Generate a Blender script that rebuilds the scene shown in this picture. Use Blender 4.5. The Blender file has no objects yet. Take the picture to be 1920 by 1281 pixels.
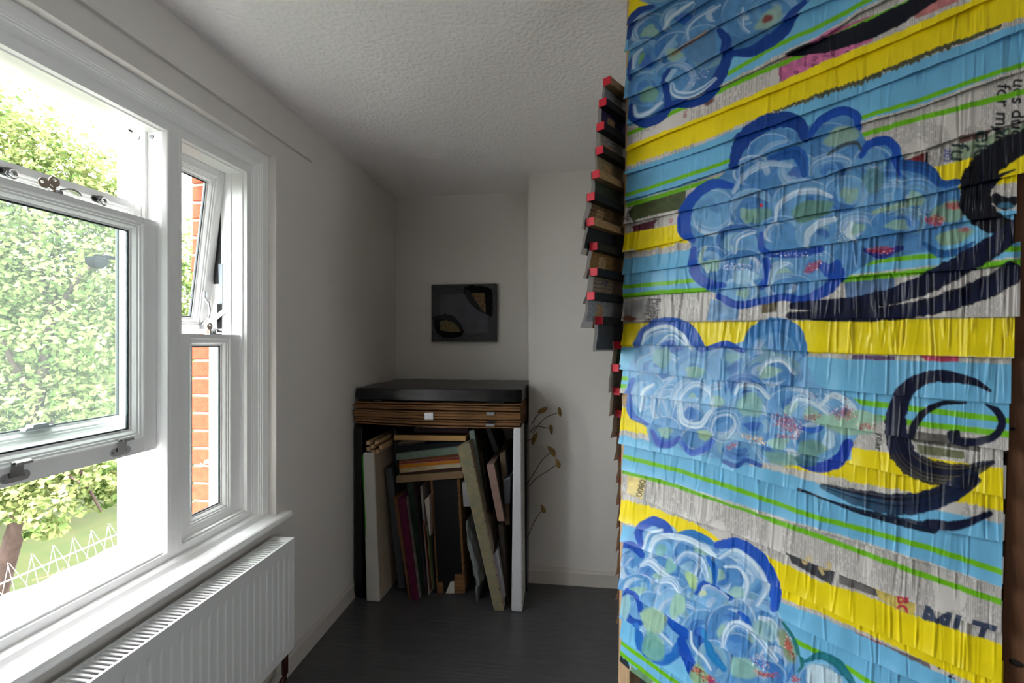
import bpy, bmesh, math, random
import numpy as np
from mathutils import Vector, Matrix

sc = bpy.context.scene
# ------------------------------------------------------------------ camera
F, CX, CY, HCAM = 853.0, 960.0, 640.5, 1.45
YAW = math.atan(110.0 / F)
cam_d = bpy.data.cameras.new('camera')
cam_d.sensor_width = 36.0
cam_d.lens = F * 36.0 / 1920.0
cam_d.clip_start = 0.02
cam_d.clip_end = 300
cam_d.dof.use_dof = True
cam_d.dof.focus_distance = 1.7
cam_d.dof.aperture_fstop = 9.0
cam = bpy.data.objects.new('camera', cam_d)
cam.location = (0, 0, HCAM)
cam.rotation_euler = (math.radians(90), 0, YAW)
sc.collection.objects.link(cam)
sc.camera = cam
# ------------------------------------------------------------------ sky and exposure
world = bpy.data.worlds.new('world'); sc.world = world
world.use_nodes = True
bg = world.node_tree.nodes['Background']
bg.inputs[0].default_value = (0.975, 0.965, 1.0, 1)      # white overcast sky, the same all over
bg.inputs[1].default_value = 6.0
sc.view_settings.view_transform = 'Standard'
sc.view_settings.look = 'None'
sc.view_settings.gamma = 1.0
sc.view_settings.use_curve_mapping = False
sc.view_settings.exposure = 1.67
sc.cycles.use_denoising = True
sc.cycles.max_bounces = 12
sc.cycles.diffuse_bounces = 8
sc.cycles.transparent_max_bounces = 16
sc.cycles.sample_clamp_indirect = 8.0
sc.cycles.caustics_reflective = False
sc.cycles.caustics_refractive = False

sun_d = bpy.data.lights.new('hazy_sun', 'SUN'); sun_d.energy = 8.0; sun_d.angle = math.radians(9); sun_d.color = (1.0, 0.96, 0.90)
sun = bpy.data.objects.new('hazy_sun', sun_d); sc.collection.objects.link(sun)
sun.rotation_euler = Vector((0.10, 0.60, -0.79)).to_track_quat('-Z', 'Y').to_euler()   # slants along the front of the house
def portal(name, loc, rot, sx, sy):
    l = bpy.data.lights.new(name, 'AREA'); l.shape = 'RECTANGLE'; l.size = sx; l.size_y = sy
    l.cycles.is_portal = True
    o = bpy.data.objects.new(name, l); o.location = loc; o.rotation_euler = rot
    sc.collection.objects.link(o)
portal('added_window_portal', (2.10, -0.75, 1.5), (0, math.radians(90), 0), 0.9, 0.7)  # sky portal for the added, unseen window on the right
portal('window_portal', (-1.47, 1.05, 1.46), (0, math.radians(-90), 0), 1.5, 1.42)

# ------------------------------------------------------------------ helpers
rnd = random.Random(11)
rng = np.random.default_rng(5)
CAMP = np.array([0, 0, HCAM])
def ray(px, py):
    px = np.asarray(px, float); py = np.asarray(py, float)
    X = (px - CX) / F
    return np.stack([X * math.cos(YAW) - math.sin(YAW) + 0 * py, X * math.sin(YAW) + math.cos(YAW) + 0 * py, -(py - CY) / F], -1)
def ony(px, py, y):
    r = ray(px, py); return CAMP + r * (y / r[..., 1:2])
def onx(px, py, x):
    r = ray(px, py); return CAMP + r * (x / r[..., 0:1])
def lin(c):
    c = np.asarray(c, float) / 255.0
    return np.where(c <= 0.04045, c / 12.92, ((c + 0.055) / 1.055) ** 2.4)
def rgb(*c): return tuple(lin(c)) + (1.0,)

MATS = {}
def mat(name, col, rough=0.6, spec=0.4, metal=0.0, bump=0.0, bscale=60.0, var=0.0, vscale=6.0, stretch=(1, 1, 1), col2=None, coat=0.0):
    if name in MATS: return MATS[name]
    m = bpy.data.materials.new(name); m.use_nodes = True
    nt = m.node_tree; b = nt.nodes['Principled BSDF']
    b.inputs['Base Color'].default_value = rgb(*col)
    b.inputs['Roughness'].default_value = rough
    b.inputs['Specular IOR Level'].default_value = spec
    b.inputs['Metallic'].default_value = metal
    b.inputs['Coat Weight'].default_value = coat
    if bump or var:
        tc = nt.nodes.new('ShaderNodeTexCoord'); mp = nt.nodes.new('ShaderNodeMapping')
        mp.inputs['Scale'].default_value = stretch
        nt.links.new(tc.outputs['Object'], mp.inputs['Vector'])
    if var:
        n = nt.nodes.new('ShaderNodeTexNoise'); n.inputs['Scale'].default_value = vscale
        n.inputs['Detail'].default_value = 6; n.inputs['Roughness'].default_value = 0.6
        nt.links.new(mp.outputs[0], n.inputs['Vector'])
        r = nt.nodes.new('ShaderNodeValToRGB')
        r.color_ramp.elements[0].position = 0.5 - 0.25; r.color_ramp.elements[1].position = 0.5 + 0.25
        c2 = col2 if col2 else [max(0, c * (1 - var)) for c in col]
        r.color_ramp.elements[0].color = rgb(*c2); r.color_ramp.elements[1].color = rgb(*col)
        nt.links.new(n.outputs['Fac'], r.inputs['Fac']); nt.links.new(r.outputs['Color'], b.inputs['Base Color'])
    if bump:
        n2 = nt.nodes.new('ShaderNodeTexNoise'); n2.inputs['Scale'].default_value = bscale; n2.inputs['Detail'].default_value = 4
        nt.links.new(mp.outputs[0], n2.inputs['Vector'])
        bp_ = nt.nodes.new('ShaderNodeBump'); bp_.inputs['Strength'].default_value = bump; bp_.inputs['Distance'].default_value = 0.004
        nt.links.new(n2.outputs['Fac'], bp_.inputs['Height']); nt.links.new(bp_.outputs[0], b.inputs['Normal'])
    MATS[name] = m
    return m

def link(o): sc.collection.objects.link(o); return o
def tag(o, label=None, cat=None, group=None, kind=None):
    if label: o['label'] = label
    if cat: o['category'] = cat
    if group: o['group'] = group
    if kind: o['kind'] = kind
    return o
def empty(name, loc=(0, 0, 0), parent=None):
    o = bpy.data.objects.new(name, None); o.location = loc; o.empty_display_size = 0.05
    if parent: o.parent = parent
    return link(o)
def wpos(o):
    v = Vector((0, 0, 0))
    while o is not None: v = v + o.location; o = o.parent
    return v
class MB:
    """collects geometry in world coordinates, becomes ONE mesh object"""
    def __init__(s): s.v = []; s.f = []; s.mi = []
    def add(s, vs, fs, mi=0):
        b = len(s.v); s.v += [tuple(map(float, p)) for p in vs]; s.f += [tuple(i + b for i in f) for f in fs]; s.mi += [mi] * len(fs); return s
    def box(s, x0, x1, y0, y1, z0, z1, mi=0):
        return s.hexa([(x0, y0, z0), (x1, y0, z0), (x1, y0, z1), (x0, y0, z1)], [(x0, y1, z0), (x1, y1, z0), (x1, y1, z1), (x0, y1, z1)], mi)
    def hexa(s, a, b, mi=0):
        return s.add(list(a) + list(b), [(0, 1, 2, 3), (7, 6, 5, 4), (0, 4, 5, 1), (1, 5, 6, 2), (2, 6, 7, 3), (3, 7, 4, 0)], mi)
    def obox(s, c, ax, ay, az, mi=0):
        c, ax, ay, az = [np.array(q, float) for q in (c, ax, ay, az)]
        a = [c - ax - ay - az, c + ax - ay - az, c + ax - ay + az, c - ax - ay + az]
        return s.hexa(a, [p + 2 * ay for p in a], mi)
    def loops(s, loops, closed=True, caps=False, mi=0):
        n = len(loops[0]); base = len(s.v); fs = []
        vs = [p for l in loops for p in l]
        for i in range(len(loops) - 1):
            for j in range(n if closed else n - 1):
                k = (j + 1) % n
                fs.append((i * n + j, i * n + k, (i + 1) * n + k, (i + 1) * n + j))
        if caps:
            fs.append(tuple(range(n - 1, -1, -1))); fs.append(tuple((len(loops) - 1) * n + j for j in range(n)))
        return s.add(vs, fs, mi)
    def tube(s, pts, r, n=8, mi=0):
        pts = [Vector(p) for p in pts]; rs = r if hasattr(r, '__len__') else [r] * len(pts)
        L = []; up = Vector((0.13, 0.31, 0.94))
        for i, p in enumerate(pts):
            t = (pts[min(i + 1, len(pts) - 1)] - pts[max(i - 1, 0)]).normalized()
            u = t.cross(up)
            if u.length < 1e-3: u = t.cross(Vector((1, 0, 0)))
            u.normalize(); w = t.cross(u)
            L.append([p + (u * math.cos(2 * math.pi * k / n) + w * math.sin(2 * math.pi * k / n)) * rs[i] for k in range(n)])
        return s.loops(L, True, True, mi)
    def rects(s, y0, y1, z0, z1, prof, mi=0):
        """mitred frame in the window plane: prof = [(inset, x), ...]"""
        return s.loops([[(x, y0 + d, z0 + d), (x, y1 - d, z0 + d), (x, y1 - d, z1 - d), (x, y0 + d, z1 - d)] for d, x in prof], True, False, mi)
    def build(s, name, mats, parent=None, bevel=0.0, seg=2, smooth=False, kind=None):
        me = bpy.data.meshes.new(name)
        org = wpos(parent) if parent else Vector((0, 0, 0))
        loc = Vector((0, 0, 0))
        if parent is None and len(s.v):
            a = np.array(s.v); loc = Vector(((a[:, 0].min() + a[:, 0].max()) / 2, (a[:, 1].min() + a[:, 1].max()) / 2, a[:, 2].min()))
        off = org + loc
        me.from_pydata([tuple(Vector(p) - off) for p in s.v], [], s.f)
        ms = mats if isinstance(mats, (list, tuple)) else [mats]
        for m in ms: me.materials.append(m)
        me.polygons.foreach_set('material_index', s.mi)
        bm = bmesh.new(); bm.from_mesh(me)
        bmesh.ops.recalc_face_normals(bm, faces=bm.faces)
        if bevel: bmesh.ops.bevel(bm, geom=list(bm.edges), offset=bevel, segments=seg, affect='EDGES', profile=0.5)
        bm.to_mesh(me); bm.free()
        if smooth: me.polygons.foreach_set('use_smooth', [True] * len(me.polygons))
        o = bpy.data.objects.new(name, me); o.location = loc
        if parent: o.parent = parent
        if kind: o['kind'] = kind
        return link(o)
def struct(mb, name, m, **k):
    o = mb.build(name, m, **k); o['kind'] = 'structure'; return o
def gridmesh(name, P, m, parent=None, col=None, smooth=True):
    """P: (rows, cols, 3) world positions"""
    R, C_ = P.shape[:2]
    org = np.array(wpos(parent)) if parent else np.zeros(3)
    loc = np.zeros(3)
    if parent is None: loc = np.array([P[..., 0].mean(), P[..., 1].mean(), P[..., 2].min()])
    me = bpy.data.meshes.new(name)
    nv = R * C_; idx = np.arange(nv).reshape(R, C_)
    q = np.stack([idx[:-1, :-1], idx[1:, :-1], idx[1:, 1:], idx[:-1, 1:]], -1).reshape(-1)
    nf = len(q) // 4
    me.vertices.add(nv); me.vertices.foreach_set('co', (P.reshape(-1, 3) - org - loc).astype(np.float32).ravel())
    me.loops.add(len(q)); me.loops.foreach_set('vertex_index', q.astype(np.int32))
    me.polygons.add(nf); me.polygons.foreach_set('loop_start', np.arange(0, len(q), 4, dtype=np.int32))
    me.polygons.foreach_set('use_smooth', np.full(nf, smooth))
    me.update(calc_edges=True)
    if col is not None:
        a = me.color_attributes.new('paint', 'FLOAT_COLOR', 'POINT')
        c4 = np.ones((nv, 4), np.float32); c4[:, :3] = col.reshape(-1, 3)
        a.data.foreach_set('color', c4.ravel())
    me.materials.append(m)
    o = bpy.data.objects.new(name, me); o.location = loc
    if parent: o.parent = parent
    return link(o)
def copy_tree(o, parent=None):
    c = o.copy(); sc.collection.objects.link(c)
    if parent: c.parent = parent
    for ch in list(o.children): copy_tree(ch, c)
    return c

# ------------------------------------------------------------------ materials
M_wall = mat('wall_paint', (218, 213, 208), 0.75, 0.25, bump=0.12, bscale=35, var=0.03, vscale=3)
M_white = mat('white_gloss_paint', (226, 226, 224), 0.35, 0.45)
M_frame = mat('window_paint', (242, 242, 241), 0.32, 0.5)
M_base = mat('baseboard_paint', (196, 190, 184), 0.5, 0.35, bump=0.1, bscale=30)
M_rad = mat('radiator_enamel', (226, 227, 226), 0.35, 0.45)
M_chrome = mat('chrome', (200, 202, 205), 0.12, 0.5, metal=1.0)
M_grey_metal = mat('grey_cast_metal', (120, 128, 134), 0.4, 0.5, metal=0.5)
M_dark = mat('dark_rubber', (16, 16, 18), 0.6)
M_key = mat('nickel_key', (206, 190, 178), 0.3, 0.5, metal=0.9)
M_copper = mat('dark_copper_pipe', (62, 26, 16), 0.4, 0.5, metal=0.3)
M_pipe = mat('painted_pipe', (178, 178, 170), 0.5)
M_black_poly = mat('black_polythene', (5, 5, 6), 0.3, 0.4, bump=0.5, bscale=28)
M_grey_poly = mat('grey_polythene', (62, 64, 70), 0.33, 0.5, bump=0.4, bscale=22)
M_card = mat('cardboard', (146, 106, 70), 0.85, 0.15, bump=0.3, bscale=90, var=0.45, vscale=9, stretch=(1, 1, 14))
M_pine = mat('pine_wood', (214, 178, 138), 0.6, 0.3, bump=0.15, bscale=60, var=0.2, vscale=14, stretch=(12, 12, 0.6))
M_raw = mat('raw_batten_wood', (150, 118, 80), 0.7, 0.25, var=0.3, vscale=20, stretch=(4, 4, 10))
M_black_wood = mat('black_painted_wood', (9, 9, 11), 0.55, 0.35)
M_red = mat('red_painted_end', (196, 24, 48), 0.5, 0.35, bump=0.3, bscale=80)
M_tape = mat('silver_tape', (150, 152, 156), 0.3, 0.5, metal=0.6, bump=0.4, bscale=50)
M_mortar = mat('mortar', (140, 128, 116), 0.9, 0.1, bump=0.3, bscale=80)

def ceiling_material():
    m = mat('stippled_ceiling', (244, 240, 240), 0.8, 0.2)
    nt = m.node_tree; b = nt.nodes['Principled BSDF']
    tc = nt.nodes.new('ShaderNodeTexCoord')
    v = nt.nodes.new('ShaderNodeTexVoronoi'); v.inputs['Scale'].default_value = 75; v.feature = 'SMOOTH_F1'
    n = nt.nodes.new('ShaderNodeTexNoise'); n.inputs['Scale'].default_value = 55; n.inputs['Detail'].default_value = 4
    a = nt.nodes.new('ShaderNodeMath'); a.operation = 'ADD'
    bp_ = nt.nodes.new('ShaderNodeBump'); bp_.inputs['Strength'].default_value = 0.55; bp_.inputs['Distance'].default_value = 0.006
    nt.links.new(tc.outputs['Object'], v.inputs['Vector']); nt.links.new(tc.outputs['Object'], n.inputs['Vector'])
    nt.links.new(v.outputs['Distance'], a.inputs[0]); nt.links.new(n.outputs['Fac'], a.inputs[1])
    nt.links.new(a.outputs[0], bp_.inputs['Height']); nt.links.new(bp_.outputs[0], b.inputs['Normal'])
    return m
M_ceil = ceiling_material()
M_floor = mat('dark_floor_paint', (84, 83, 85), 0.3, 0.5, bump=0.8, bscale=9, var=0.25, vscale=10, stretch=(0.35, 9, 1), col2=(58, 58, 60))

def glass_material(name, haze, tint):
    m = bpy.data.materials.new(name); m.use_nodes = True
    nt = m.node_tree; nt.nodes.clear()
    out = nt.nodes.new('ShaderNodeOutputMaterial')
    tr = nt.nodes.new('ShaderNodeBsdfTransparent'); tr.inputs[0].default_value = tint
    gl = nt.nodes.new('ShaderNodeBsdfGlossy'); gl.inputs['Roughness'].default_value = 0.02
    fr = nt.nodes.new('ShaderNodeFresnel'); fr.inputs['IOR'].default_value = 1.25
    mx = nt.nodes.new('ShaderNodeMixShader')
    ge = nt.nodes.new('ShaderNodeNewGeometry'); inv = nt.nodes.new('ShaderNodeMath'); inv.operation = 'SUBTRACT'; inv.inputs[0].default_value = 1.0
    mu = nt.nodes.new('ShaderNodeMath'); mu.operation = 'MULTIPLY'                 # only the outer skin of the pane mirrors
    nt.links.new(ge.outputs['Backfacing'], inv.inputs[1]); nt.links.new(fr.outputs[0], mu.inputs[0]); nt.links.new(inv.outputs[0], mu.inputs[1])
    nt.links.new(mu.outputs[0], mx.inputs[0]); nt.links.new(tr.outputs[0], mx.inputs[1]); nt.links.new(gl.outputs[0], mx.inputs[2])
    last = mx
    if haze:
        tl = nt.nodes.new('ShaderNodeBsdfTranslucent'); tl.inputs[0].default_value = (0.9, 0.95, 0.95, 1)
        n = nt.nodes.new('ShaderNodeTexNoise'); n.inputs['Scale'].default_value = 3
        mr = nt.nodes.new('ShaderNodeMapRange'); mr.inputs['To Min'].default_value = haze * 0.6; mr.inputs['To Max'].default_value = haze * 1.4
        mh = nt.nodes.new('ShaderNodeMixShader')
        nt.links.new(n.outputs['Fac'], mr.inputs['Value']); nt.links.new(mr.outputs[0], mh.inputs[0])
        nt.links.new(mx.outputs[0], mh.inputs[1]); nt.links.new(tl.outputs[0], mh.inputs[2]); last = mh
    nt.links.new(last.outputs[0], out.inputs[0])
    return m
M_glass = glass_material('clear_pane', 0.0, (0.95, 0.98, 0.97, 1))
M_haze = glass_material('dusty_pane', 0.009, (0.95, 0.985, 0.97, 1))
M_seal = mat('glazing_seal', (24, 40, 46), 0.4)
# ------------------------------------------------------------------ room shell
XW, XO = -1.222, -1.44            # inner and outer face of the window wall's inner leaf
YR, YL = 1.762, 0.338             # plaster opening
ZB, ZT, HC = 0.70, 2.225, 2.465
YBR, YAL, XBR = 2.735, 3.078, -0.250
XR, YREAR = 2.05, -2.5
struct(MB().box(XO - 0.2, XR + 0.1, YREAR - 0.1, YAL + 0.1, -0.12, 0.0), 'floor', M_floor)
struct(MB().box(XO, XR + 0.1, YREAR - 0.1, YAL + 0.1, HC, HC + 0.12), 'ceiling', M_ceil)
w = MB()
w.box(XO, XW, YREAR, YL, 0, HC); w.box(XO, XW, YR, YAL + 0.1, 0, HC)
w.box(XO, XW, YL, YR, 0, ZB); w.box(XO, XW, YL, YR, ZT, HC)
struct(w, 'wall_left', M_wall)
struct(MB().box(XO, XBR + 0.1, YAL, YAL + 0.1, 0, HC), 'wall_alcove', M_wall)
struct(MB().box(XBR, XR, YBR, YAL, 0, HC), 'wall_back', M_wall)
w = MB()                                            # right wall, with an unseen window added to brighten the room
WY0, WY1, WZ0, WZ1 = -1.1, -0.4, 1.05, 1.95
w.box(XR, XR + 0.1, YREAR, WY0, 0, HC); w.box(XR, XR + 0.1, WY1, YAL, 0, HC); w.box(XR, XR + 0.1, WY0, WY1, 0, WZ0); w.box(XR, XR + 0.1, WY0, WY1, WZ1, HC)
struct(w, 'wall_right', M_wall)
struct(MB().box(XO, XR + 0.1, YREAR - 0.1, YREAR, 0, HC), 'wall_rear', M_wall)
w4 = tag(empty('added_window', (XR + 0.05, -0.75, WZ0)), kind='structure')
m = MB()
for a in (WY0, -0.77, WY1 - 0.04): m.box(XR + 0.03, XR + 0.08, a, a + 0.04, WZ0, WZ1)
for a in (WZ0, WZ1 - 0.04): m.box(XR + 0.032, XR + 0.078, WY0, WY1, a, a + 0.04)
m.build('added_window_frame', M_frame, w4)
MB().box(XR + 0.052, XR + 0.058, WY0 + 0.03, WY1 - 0.03, WZ0 + 0.03, WZ1 - 0.03).build('pane', M_glass, w4)
def skirting(pts, name, closed=False):
    # profile: (out from wall, z)
    a, b, n = pts
    a, b, n = Vector(a), Vector(b), Vector(n)
    prof = [(0, 0), (0.012, 0), (0.012, 0.075), (0.008, 0.084), (0.004, 0.098), (0, 0.1)]
    m = MB(); m.loops([[a + n * d + Vector((0, 0, z)) for d, z in prof], [b + n * d + Vector((0, 0, z)) for d, z in prof]], True, True)
    return struct(m, name, M_base)
skirting(((XW, YREAR, 0), (XW, YAL, 0), (1, 0, 0)), 'baseboard_left')
skirting(((XBR, YBR, 0), (XR, YBR, 0), (0, -1, 0)), 'baseboard_back')
skirting(((XW, YAL, 0), (XBR, YAL, 0), (0, -1, 0)), 'baseboard_alcove')
# thin ledge of the old plaster above the window
t = MB(); t.hexa([(XW, -0.2, 2.296), (XW + 0.014, -0.2, 2.299), (XW + 0.014, -0.2, 2.309), (XW, -0.2, 2.320)],
                 [(XW, 2.018, 2.298), (XW + 0.011, 2.008, 2.301), (XW + 0.011, 2.008, 2.311), (XW, 2.018, 2.320)])
struct(t, 'trim_1', M_wall)
# stepped architrave and head inside the plaster reveal
XA, XF = -1.258, -1.285
ap = [(0, XA - 0.03), (0, XA), (0.034, XA), (0.035, XA - 0.004), (0.040, XA - 0.004), (0.041, XA - 0.009), (0.046, XA - 0.009), (0.047, XA - 0.012),
        (0.054, XA - 0.016), (0.061, XA - 0.021), (0.062, XA - 0.024), (0.066, XA - 0.024), (0.067, XF - 0.01)]
t = MB(); t.loops([[(x, YL + d, 0.735), (x, YL + d, ZT - d), (x, YR - d, ZT - d), (x, YR - d, 0.735)] for d, x in ap], False)
struct(t, 'trim_2', M_frame, smooth=False)
# window board with a rounded nose and a horn at its end
prof = [(XF - 0.02, 0.692), (XF - 0.02, 0.745), (-1.272, 0.745), (-1.262, 0.738), (-1.255, 0.726), (-1.252, 0.7225), (-1.249, 0.7225), (-1.246, 0.7255), (-1.196, 0.7235), (-1.188, 0.720), (-1.184, 0.712), (-1.183, 0.705), (-1.186, 0.698), (-1.193, 0.692)]
t = MB(); t.loops([[(x, YL, z) for x, z in prof], [(x, YR, z) for x, z in prof]], True, True)
nose = [(XW, 0.692), (XW, 0.7245)] + prof[8:]
t.loops([[(x, YR, z) for x, z in nose], [(x, YR + 0.055, z) for x, z in nose], [(x - (x - XW) * 0.25, YR + 0.068, z - (z - 0.706) * 0.2) for x, z in nose]], True, True)
t.loops([[(x, YL, z) for x, z in nose], [(x, YL - 0.068, z) for x, z in nose]], True, True)
struct(t, 'trim_3', M_frame)

# ------------------------------------------------------------------ window
Z0F, Z1F = 0.772, 2.135           # clear opening of the frame
MUL = [(0.735, 0.808), (1.296, 1.373)]
Y0F, Y1F = 0.43, 1.668
fr = MB()
# frame ring (jambs, head, cill) down to the outside
fr.rects(YL + 0.02, YR - 0.005, 0.683, ZT - 0.01, [(0.03, XF - 0.02), (0.03, XF), (0.087, XF), (0.09, XF - 0.012), (0.094, XF - 0.015), (0.094, XF - 0.03), (0.097, XF - 0.075), (0.086, XF - 0.076), (0.086, XF - 0.155), (0.0, XF - 0.155), (0.0, XF - 0.185), (0.066, XF - 0.185), (0.066, XF - 0.155)])
struct(fr, 'trim_4', M_frame)
for i, (a, b) in enumerate(MUL):
    m = MB()
    pr_ = [(a, XF - 0.17), (a, XF - 0.03), (a + 0.003, XF - 0.012), (a + 0.009, XF - 0.003), (a + 0.012, XF), (a + 0.021, XF), (a + 0.0215, XF - 0.003), (a + 0.023, XF - 0.003), (a + 0.0235, XF + 0.001),
           (b - 0.0235, XF + 0.001), (b - 0.023, XF - 0.003), (b - 0.0215, XF - 0.003), (b - 0.021, XF), (b - 0.012, XF), (b - 0.009, XF - 0.003), (b - 0.003, XF - 0.012), (b, XF - 0.03), (b, XF - 0.17)]
    m.loops([[(x + 0.0008, y, 0.765) for y, x in pr_], [(x + 0.0008, y, 2.14) for y, x in pr_]], True, True)
    struct(m, 'trim_%d' % (5 + i), M_frame)

def sash(name, y0, y1, z0, z1, xf, stile, top, bot, parent, pane_m, thick=0.042, seal=True):
    """one sash: four members, moulded inner edge, pane, dark seal"""
    o = MB()
    gy0, gy1, gz0, gz1 = y0 + stile, y1 - stile, z0 + bot, z1 - top
    ov = 0.030                                       # moulding width
    steps = [(0, xf), (0.004, xf - 0.002), (0.005, xf - 0.005), (0.011, xf - 0.006), (0.012, xf - 0.009), (0.017, xf - 0.010), (0.023, xf - 0.016), (0.024, xf - 0.019), (ov, xf - 0.020), (ov, xf - thick + 0.008), (0.018, xf - thick), (0, xf - thick)]
    o.rects(gy0 - ov, gy1 + ov, gz0 - ov, gz1 + ov, steps)
    # flat members with a fine shadow line where rails meet stiles
    g = 0.0007
    o.box(xf - thick, xf, y0, gy0 - ov, z0, z1); o.box(xf - thick, xf, gy1 + ov, y1, z0, z1)
    o.box(xf - thick, xf - 0.0004, gy0 - ov + g, gy1 + ov - g, gz1 + ov, z1); o.box(xf - thick, xf - 0.0004, gy0 - ov + g, gy1 + ov - g, z0, gz0 - ov)
    s = o.build(name, M_frame, parent)
    p = MB(); p.box(xf - 0.036, xf - 0.030, gy0 - 0.004, gy1 + 0.004, gz0 - 0.004, gz1 + 0.004)
    p.build('pane', pane_m, s)
    if seal:
        e = MB(); e.rects(gy0, gy1, gz0, gz1, [(-0.002, xf - 0.0225), (0.004, xf - 0.0225), (0.004, xf - 0.029), (-0.002, xf - 0.029)])
        e.build('glazing_seal', M_seal, s)
    return s

def arc_lift(parent, y, z, x):
    """chrome hook sash lift: back plate, two screws, curled hook"""
    m = MB(); n = 14
    pl = [(y + math.cos(2 * math.pi * k / n) * 0.012 + (0.018 if math.cos(2 * math.pi * k / n) > 0 else -0.018), z - 0.014 + math.sin(2 * math.pi * k / n) * 0.012) for k in range(n)]
    m.loops([[(x, a, b) for a, b in pl], [(x + 0.003, a, b) for a, b in pl]], True, True)
    L = []
    for k in range(11):
        a = k / 10.0
        if a < 0.5: px_, pz_ = x + 0.003 + 0.006 * a, z - 0.014 + 0.06 * a
        else:
            q = (a - 0.5) * 2 * math.pi * 0.95
            px_, pz_ = x + 0.006 + 0.011 * (1 - math.cos(q)), z + 0.016 + 0.011 * math.sin(q)
        wd = 0.013 if a < 0.55 else 0.013 + 0.008 * (a - 0.55)
        L.append([(px_, y - wd, pz_), (px_, y + wd, pz_), (px_ + 0.003, y + wd, pz_), (px_ + 0.003, y - wd, pz_)])
    m.loops(L, True, True)
    l = m.build('sash_lift', M_chrome, parent)
    for s_ in (-1, 1):
        q = MB(); c = [(y + s_ * 0.02 + 0.004 * math.cos(k), z - 0.014 + 0.004 * math.sin(k)) for k in np.linspace(0, 2 * math.pi, 9)[:-1]]
        q.loops([[(x + 0.003, a, b) for a, b in c], [(x + 0.005, a, b) for a, b in c]], True, True)
        q.build('screw', M_chrome, parent)
    return l
def restrictor(parent, y, z, x):
    m = MB(); n = 16
    pl = []
    for k in range(n):
        a = 2 * math.pi * k / n
        r = 0.014 if math.cos(a) > 0 else 0.009
        pl.append((y + r * math.cos(a) + (0.012 if math.cos(a) > 0 else -0.012), z + r * math.sin(a)))
    m.loops([[(x, a, b) for a, b in pl], [(x + 0.003, a, b) for a, b in pl]], True, True)
    m.build('restrictor_plate', M_chrome, parent)
    k_ = MB(); c = [(math.cos(a), math.sin(a)) for a in np.linspace(0, 2 * math.pi, 17)[:-1]]
    k_.loops([[(x + d, y + 0.012 + r * a, z + r * b) for a, b in c] for d, r in ((0.002, 0.010), (0.010, 0.010), (0.014, 0.0075))], True, True)
    k_.build('restrictor_knob', M_chrome, parent, smooth=True)
    q = MB(); q.loops([[(x + d, y - 0.012 + r * a, z + r * b) for a, b in c] for d, r in ((0.002, 0.006), (0.0045, 0.006))], True, True)
    q.build('screw', M_dark, parent)
def key(parent, y, z, x, tilt):
    m = MB(); c = [(math.cos(a), math.sin(a)) for a in np.linspace(0, 2 * math.pi, 21)[:-1]]
    ct, st = math.cos(tilt), math.sin(tilt)
    def T(a, b, d): return (x + d, y + a * ct - b * st, z + a * st + b * ct)
    for r0, r1 in ((0.013, 0.004),):
        o_ = [T(r0 * a, 0.016 + r0 * b, -0.001) for a, b in c]; i_ = [T(r1 * a, 0.021 + r1 * b, -0.001) for a, b in c]
        o2 = [T(r0 * a, 0.016 + r0 * b, 0.001) for a, b in c]; i2 = [T(r1 * a, 0.021 + r1 * b, 0.001) for a, b in c]
        m.loops([o_, o2, i2, i_, o_], True)
    m.hexa([T(-0.003, 0.004, -0.001), T(0.003, 0.004, -0.001), T(0.003, -0.01, -0.001), T(-0.003, -0.01, -0.001)], [T(-0.003, 0.004, 0.001), T(0.003, 0.004, 0.001), T(0.003, -0.01, 0.001), T(-0.003, -0.01, 0.001)])
    return m.build('key', M_key, parent)
def cam_lock(parent, y, z, x, long=0.05):
    """chrome lever lock lying on top of a rail"""
    m = MB()
    m.box(x - 0.012, x + 0.012, y - 0.03, y + 0.03, z, z + 0.004)
    c = [(math.cos(a), math.sin(a)) for a in np.linspace(0, 2 * math.pi, 15)[:-1]]
    m.loops([[(x + r * a, y + r * b, z + h) for a, b in c] for h, r in ((0.003, 0.012), (0.012, 0.011), (0.014, 0.008))], True, True)
    L = []
    for k in range(9):
        a = k / 8.0; wd = 0.007 + 0.004 * math.sin(a * math.pi)
        yy = y + a * long; zz = z + 0.012 + 0.010 * math.sin(a * math.pi * 0.9)
        L.append([(x - wd, yy, zz), (x + wd, yy, zz), (x + wd, yy, zz + 0.004), (x - wd, yy, zz + 0.004)])
    m.loops(L, True, True)
    return m.build('lever_lock', M_chrome, parent, bevel=0.0)

# middle window: both sashes slid to the middle of the opening
w1 = tag(empty('window_1', (-1.34, 1.05, Z0F)), kind='structure')
XI, XU = -1.312, -1.366
ls = sash('lower_sash', MUL[0][1] + 0.002, MUL[1][0] - 0.002, 1.108, 1.833, XI, 0.070, 0.045, 0.075, w1, M_haze)
arc_lift(ls, 1.178, 1.142, XI); arc_lift(ls, 0.922, 1.142, XI)
us = sash('upper_sash', MUL[0][1] + 0.002, MUL[1][0] - 0.002, 1.170, 1.890, XU, 0.052, 0.050, 0.052, w1, M_haze)
restrictor(us, 1.160, 1.863, XU); restrictor(us, 0.940, 1.863, XU)
cam_lock(ls, 1.03, 1.833, XI - 0.022, 0.055); key(ls, 1.018, 1.848, XI - 0.016, 0.0); key(ls, 1.005, 1.846, XI - 0.010, 1.2)
st = MB()                                        # spare lock keep on the lower rail of the outer sash
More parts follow.
